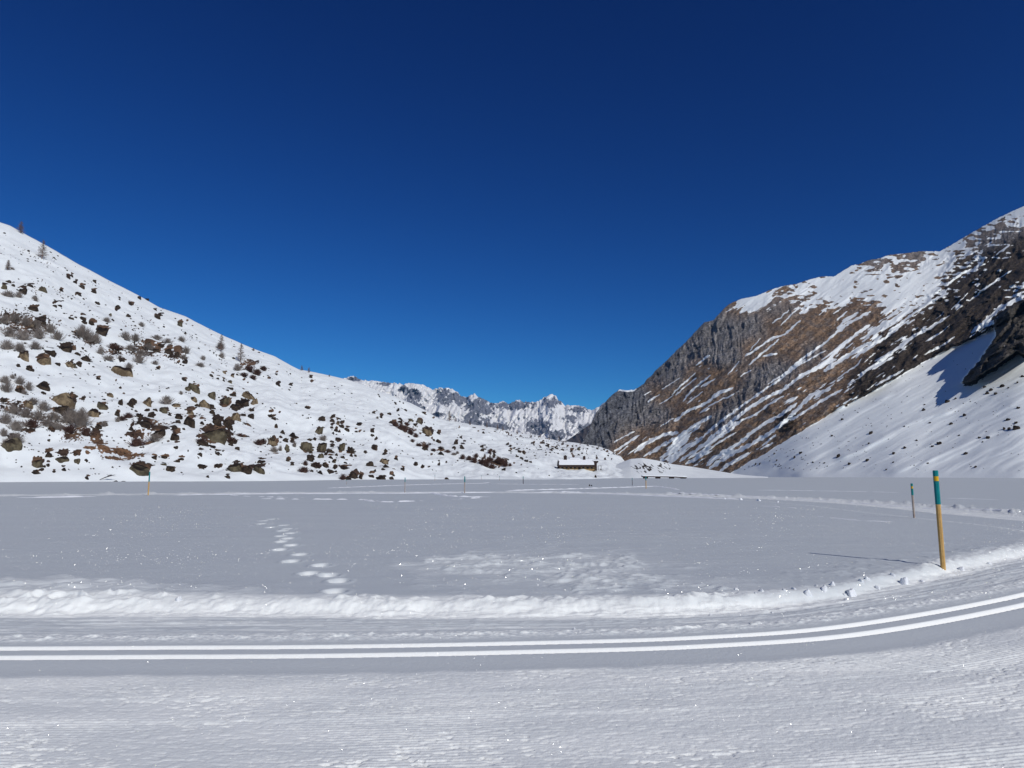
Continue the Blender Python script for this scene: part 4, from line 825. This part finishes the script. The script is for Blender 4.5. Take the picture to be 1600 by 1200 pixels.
# ------------------------------------------------------------------ marker poles
def pole(x, yb, yt, label, wood='wood', band=.35, plate=False, lean=0.0, rad=None):
    X, Y = G(x, yb); X, Y = float(X), float(Y); z = fieldz(X, Y)
    dir_ = P(x, yb, Y); z = min(z, .1); H = (yb - yt) * Y / F; r_ = rad or .042
    root = empty('marker_pole', (X, Y, z), .3); tag(root, label, 'pole', 'piste marker poles on the frozen lake'); root.rotation_euler = (0, lean, .0)
    mb = MB(); hb = H * (1 - band); n = 8
    mb.tube([(0, 0, -.35), (0, 0, hb)], r_, n); mb.build('shaft', M[wood], root)
    mb = MB(); mb.tube([(0, 0, hb), (0, 0, H - .012), (0, 0, H)], [r_ + .003, r_ + .003, r_ - .004], n); mb.build('painted_top', M['teal'], root)
    if plate:
        mb = MB(); s = r_ + .0045
        a0, a1 = R(-165), R(-60); k = 8; vv = []; 
        for j in range(k + 1):
            a = a0 + (a1 - a0) * j / k; vv.append((s * math.cos(a) * 1.03, s * math.sin(a) * 1.03))
        z0, z1 = H - .19, H - .105
        inner = [(p * .9, q * .9) for p, q in vv]
        V_ = [(p, q, z0) for p, q in vv] + [(p, q, z1) for p, q in vv] + [(p, q, z0) for p, q in inner] + [(p, q, z1) for p, q in inner]; m_ = k + 1
        Fc = [(j, j + 1, m_ + j + 1, m_ + j) for j in range(k)] + [(2 * m_ + j, 3 * m_ + j, 3 * m_ + j + 1, 2 * m_ + j + 1) for j in range(k)] + [(m_ + j, m_ + j + 1, 3 * m_ + j + 1, 3 * m_ + j) for j in range(k)] + [(j, 2 * m_ + j, 2 * m_ + j + 1, j + 1) for j in range(k)] + [(0, m_, 3 * m_, 2 * m_), (k, 2 * m_ + k, 3 * m_ + k, m_ + k)]
        mb.add(V_, Fc); mb.build('marker_band', M['orange'], root)
    return root
pole(1473.5, 884, 736, 'tall yellow pole with teal top and orange band on the trail bank, nearest of all', plate=True)
pole(1428.5, 809.5, 757, 'thin pale pole with teal top behind the nearest one', 'wood_pale', .34, True, rad=.038)
pole(231.5, 773, 737, 'yellow pole with teal top on the left of the lake below the big shore boulder', band=.42, rad=.05)
pole(632.5, 769, 746, 'pinkish pole with dark top left of centre, before the square tan block', 'wood_pale', .3, rad=.035)
pole(726, 769.5, 744, 'taller pinkish pole with dark top, right of the one before the square block', 'wood_pale', .35, rad=.05)
pole(541.5, 757.5, 750, 'faint short pole close to the shore below the black rocks', 'wood_pale', .3, rad=.035)
pole(679.5, 752.5, 742.5, 'faint pole at the shore between the two pinkish poles', 'wood_pale', .3, rad=.045)
pole(752, 750.5, 743, 'faint thin pole, first to the right of the taller pinkish pole', 'wood_pale', .3, rad=.045)
pole(780.5, 751.5, 744, 'faint thin pole, second to the right of the taller pinkish pole', 'wood_pale', .3, rad=.045)
pole(817.5, 755.5, 744, 'dark thin pole on the shore line left of the hut', 'timber', .3, rad=.06)
pole(988, 759, 747, 'very thin grey pole left of the pale one by the footbridge', 'timber', .3, rad=.04)
pole(1009.5, 763, 745, 'pale yellow pole with dark top in front of the footbridge', 'wood', .32, rad=.055)

# ------------------------------------------------------------------ lumps of snow thrown up along the trail
CL = [(1150, 923, 7), (1189, 925, 9), (1240, 921, 8), (1262, 923, 13), (1287, 919, 12), (1331, 917, 17), (1300, 914, 11), (1412, 901, 18), (1370, 908, 10), (1355, 905, 9), (1225, 924, 6), (1395, 898, 9), (1501, 881, 14), (1440, 897, 9), (897, 967, 6), (905, 972, 4), (1275, 916, 6), (1345, 908, 8), (1318, 918, 6), (1180, 928, 5), (1132, 779, 5), (1158, 781, 5), (1185, 782, 7), (1215, 785, 4), (1110, 946, 5), (1206, 941, 5), (1320, 925, 6), (280, 937, 12), (1545, 872, 8)]
CM = []
for i in range(5):
    me = rock_mesh(700 + i, 3, 7); me.materials.append(M['snow']); me.polygons.foreach_set('use_smooth', np.ones(len(me.polygons), bool)); CM.append(me)
CMARK = [(1331, 910, 'the two biggest lumps by the bank'), (1473, 884, 'the nearest marker pole'), (1150, 780, 'the far loop of the trail'), (897, 967, 'the middle of the groomed trail'), (280, 937, 'the left end of the bright bank'), (1240, 915, 'the churned snow right of the middle')]
for i, (x, y, s) in enumerate(CL):
    X, Y = map(float, G(x, y)); k = Y / F
    o = bpy.data.objects.new('snow_lump', CM[i % 5]); COL.objects.link(o); o.location = (X, Y, fieldz(X, Y) - s * k * .12)
    o.scale = (s * k * .5, s * k * .4, s * k * (.55 + .2 * rnd.random())); o.rotation_euler = (rnd.uniform(-.2, .2), rnd.uniform(-.2, .2), rnd.uniform(0, 6))
    near_label(x, y, 'white snow lump', CMARK, o, 'snow lump', 'snow lumps beside the trail')

# ------------------------------------------------------------------ faint snow ridges left by skis and feet on the far part of the lake
def ridge(pts, w_, h_, seed, dash=0.0):
    P3 = [G(x, y) for x, y in pts]; c = catmull([(float(a), float(b)) for a, b in P3], 14); c = np.array(c)
    L = np.concatenate([[0], np.cumsum(np.hypot(*np.diff(c, axis=0).T))]); n = int(min(900, max(60, L[-1] / .22))); s = np.linspace(0, L[-1], n)
    x = np.interp(s, L, c[:, 0]); y = np.interp(s, L, c[:, 1]); tx = np.gradient(x); ty = np.gradient(y); l = np.hypot(tx, ty); nx, ny = -ty / l, tx / l
    prof = [(-1, -.30), (-.6, .25), (-.15, .9), (.2, 1.0), (.6, .5), (1, -.30)]; V = np.zeros((len(prof), n, 3))
    hh = h_ * (.75 + .9 * fbm(s * .8, s * 0 + seed, 3, seed)) * sst(0, 3, s) * sst(0, 3, s[-1] - s)
    if dash: hh = hh * np.where(noise(s * .9, s * 0, seed + 3) > dash - .5, 1, .05)
    wig = .12 * noise(s * .5, s * 0, seed + 5)
    zf = field_height(np.repeat(x[:, None], 2, 1), np.repeat(y[:, None], 2, 1))[0][:, 0]
    for k, (a, b) in enumerate(prof):
        ww = w_ * (1 + .3 * noise(s * 1.2, s * 0 + k, seed + 7)); V[k, :, 0] = x + nx * (a * ww + wig); V[k, :, 1] = y + ny * (a * ww + wig); V[k, :, 2] = zf - .02 + np.where(b > 0, b * hh, b * .15)
    if V[0, :, 1].mean() > V[-1, :, 1].mean(): V = V[::-1]
    o = link('snow_ridge', grid_mesh('snow_ridge', V[:, ::1]), M['snow'], smooth=True); tag(o, kind='structure')
for i, (pts, w_, h_, d) in enumerate([
    ([(505, 762.5), (600, 759.5), (740, 755.5), (765, 753.5)], .35, .10, 0), ([(380, 779), (460, 780), (560, 781), (598, 784)], .22, .10, .5),
    ([(562, 779), (575, 782.5), (600, 784.5), (640, 783.5), (675, 781.5)], .22, .10, .45), ([(672, 770), (700, 775), (740, 776.5), (775, 775.5)], .25, .13, .2),
    ([(690, 781), (740, 778.5), (775, 776)], .2, .09, .5), ([(780, 767), (900, 764), (980, 761.5), (1025, 760.5), (1062, 765)], .35, .13, 0),
    ([(760, 756), (850, 757), (918, 757.5)], .25, .08, 0), ([(1160, 765), (1300, 767), (1425, 770)], .35, .06, 0),
    ([(1240, 802), (1330, 812), (1420, 816), (1470, 817)], .12, .05, .3), ([(1290, 797), (1200, 791), (1130, 789)], .15, .05, .4),
    ([(0, 778), (100, 777), (170, 775)], .45, .13, 0), ([(240, 773.5), (330, 772), (430, 771), (560, 770.5), (700, 769.5), (800, 768.5)], .35, .11, 0),
    ([(800, 769), (900, 769.5), (1000, 773), (1100, 777), (1180, 780)], .4, .12, 0), ([(345, 772), (380, 775), (440, 777), (500, 778)], .2, .07, .5),
    ([(1430, 777), (1500, 779), (1600, 782)], .25, .05, 0), ([(1000, 770), (1150, 775), (1300, 782), (1400, 790), (1500, 796), (1610, 803)], .2, .06, .25)]):
    ridge(pts, w_, h_, 900 + i * 11, d)

# ------------------------------------------------------------------ mountain hut
hp = locL(902, 731.5); D = hp[1] - 2; k = D / F; W_ = 57 * k
xc, yc, z0 = float(P(902, 731, D)[0]), float(D), float(P(902, 732.4, D)[2])
hut = empty('mountain_hut', (xc, yc, z0)); tag(hut, 'long low stone hut with a snow covered roof at the foot of the slope', 'hut')
h2 = W_ / 2; Hw = 4.6 * k; DEP = 7.0
mb = MB(); mb.box(-h2 + .3, h2 - .3, 0, DEP, -1.5, Hw); wall = mb.build('stone_wall', M['stone'], hut)
mb = MB(); mb.prismx([(.25, Hw), (DEP - .25, Hw), (DEP / 2, Hw + 6.5 * k)], -h2 + .35, h2 - .35); mb.build('gable', M['timber'], hut)
mb = MB(); e = .9; rz = Hw + 7.2 * k
mb.prismx([(-e, Hw - .1), (DEP / 2, rz), (DEP + e, Hw - .1), (DEP + e, Hw + .35), (DEP / 2, rz + .45), (-e, Hw + .35)], -h2 - .35, h2 + .35); roof = mb.build('roof', M['timber'], hut)
mb = MB(); mb.prismx([(-e + .1, Hw + .36), (DEP / 2, rz + .46), (DEP + e - .1, Hw + .36), (DEP + e - .1, Hw + .85), (DEP / 2 + .3, rz + .95), (DEP / 2 - .3, rz + .95), (-e + .1, Hw + .85)], -h2 + .05, h2 - .75); mb.build('roof_snow', M['snow'], hut)
mb = MB(); mb.box(-h2 - .35, h2 + .35, -e - .12, -e, Hw - .7, Hw + .37); mb.build('eaves_board', M['timber'], hut)
for (x, w2, hh_) in ((-6.2, .75, 2.1), (4.2, .6, 1.8)):
    X = x * (W_ / 20); c = empty('chimney', (X, DEP / 2 - .4, rz + .3)); c.parent = hut
    mb = MB(); mb.box(-w2, w2, -.4, .4, -1.2, hh_); mb.build('chimney_stack', M['timber'], c); mb = MB(); mb.prism([(-w2 - .2, hh_), (w2 + .2, hh_), (0, hh_ + .55)], -.5, .5); mb.build('chimney_cap', M['timber'], c)
mb = MB(); mb.prismx([(DEP / 2 - .2, rz + .2), (DEP / 2 + 2.2, rz + .2), (DEP / 2 + 2.2, rz + 1.35), (DEP / 2 - .2, rz + 1.0)], -h2 * .36, h2 * .18); mb.build('dormer', M['stone'], hut)
mb = MB(); mb.prismx([(DEP / 2 - .5, rz + 1.02), (DEP / 2 + 2.4, rz + 1.40), (DEP / 2 + 2.4, rz + 1.75), (DEP / 2 - .5, rz + 1.4)], -h2 * .38, h2 * .20); mb.build('dormer_snow', M['snow'], hut)
mb = MB(); mb.prism([(h2 - .7, -1), (h2 + .75, -1), (h2 + .75, Hw + 4 * k), (h2 + 1.5, Hw + 5.4 * k), (h2 + 1.5, Hw + 7.6 * k), (h2 - .9, Hw + 7.6 * k), (h2 - .5, Hw + 4 * k)], 1.2, 3.8); mb.build('side_tower', M['timber'], hut)
mb = MB(); mb.box(h2 - 1.0, h2 + 1.6, 1.1, 3.9, Hw + 7.6 * k, Hw + 7.6 * k + .35); mb.build('tower_snow', M['snow'], hut)
mb = MB(); mb.prism([(-h2 - .6, -1), (-h2 + .32, -1), (-h2 + .32, Hw + 7 * k), (-h2 - .2, Hw + 7 * k)], .6, 4.0); mb.build('end_wall', M['timber'], hut)
nw = 8
for i in range(nw):
    X = -h2 + 1.7 + i * (W_ - 3.6) / (nw - 1); win = empty('window', (X, -.02, Hw * .48)); win.parent = hut
    mb = MB(); mb.box(-.42, .42, -.05, .03, -.5, .5); mb.build('pane', M['glass'], win)
    mb = MB(); mb.box(-.52, -.42, -.08, .02, -.6, .6); mb.box(.42, .52, -.08, .02, -.6, .6); mb.box(-.42, .42, -.08, .02, .5, .6); mb.box(-.42, .42, -.08, .02, -.6, -.5); mb.build('frame', M['timber'], win)
mb = MB(); mb.box(-.5, .5, -.08, -.01, -.6, 1.6); o = mb.build('door', M['timber'], hut); o.location = (W_ * .06, 0, 0)
# small timber rack right of the hut
q = P(937, 731.5, D - 2); rk = empty('timber_rack', q); tag(rk, 'small open timber frame on the snow right of the hut', 'frame')
mb = MB()
for X in (-.7, .7): mb.box(X - .09, X + .09, -.09, .09, -1, 1.0)
mb.build('post', M['timber'], rk); mb = MB(); mb.box(-.9, .9, -.1, .1, 1.0, 1.18); mb.build('crossbar', M['timber'], rk)

# ------------------------------------------------------------------ footbridge
D = 290.0; k = D / F; xa = float(P(1003, 745, D)[0]); xb = float(P(1072, 745, D)[0]); L = xb - xa
br = empty('footbridge', ((xa + xb) / 2, D, 0)); tag(br, 'low dark footbridge under a snow cover where the lake meets the knoll', 'bridge')
n = 16; mb = MB(); sb = MB()
def bz(t): return float(CAMZ + (HOR - (743.8 + 1.0 * t + 1.6 * max(0, t - .75) * 2)) * k)
for i in range(n):
    t0, t1 = i / n, (i + 1) / n; X0, X1 = -L / 2 + L * t0, -L / 2 + L * t1; a, b = bz(t0), bz(t1)
    mb.prism([(X0, a - .42), (X1, b - .42), (X1, b), (X0, a)], -1.2, 1.2); sb.prism([(X0, a + .003), (X1, b + .003), (X1, b + .38), (X0, a + .38)], -1.15, 1.15)
mb.build('deck', M['timber'], br); sb.build('deck_snow', M['snow'], br)
for t in (.08, .36, .67, .93):
    mb = MB(); X = -L / 2 + L * t; zt = bz(t) - .42; mb.prism([(X - .75, -1), (X + .75, -1), (X + .95, zt), (X - .95, zt)], -.9, .9); mb.build('pier', M['timber'], br)
flush_labels()

# ------------------------------------------------------------------ thin mountain air
hm = bpy.data.materials.new('thin_air'); hm.use_nodes = True; ht = hm.node_tree; ht.nodes.remove(ht.nodes['Principled BSDF'])
pv = ht.nodes.new('ShaderNodeVolumePrincipled'); pv.inputs['Density'].default_value = 2.6e-5; pv.inputs['Color'].default_value = (.2, .52, 1, 1); pv.inputs['Anisotropy'].default_value = 0
ht.links.new(pv.outputs[0], ht.nodes['Material Output'].inputs['Volume'])
mb = MB(); mb.box(-9600, 9600, -9500, 9500, -45, 1250); hz = mb.build('haze', hm); tag(hz, kind='stuff')
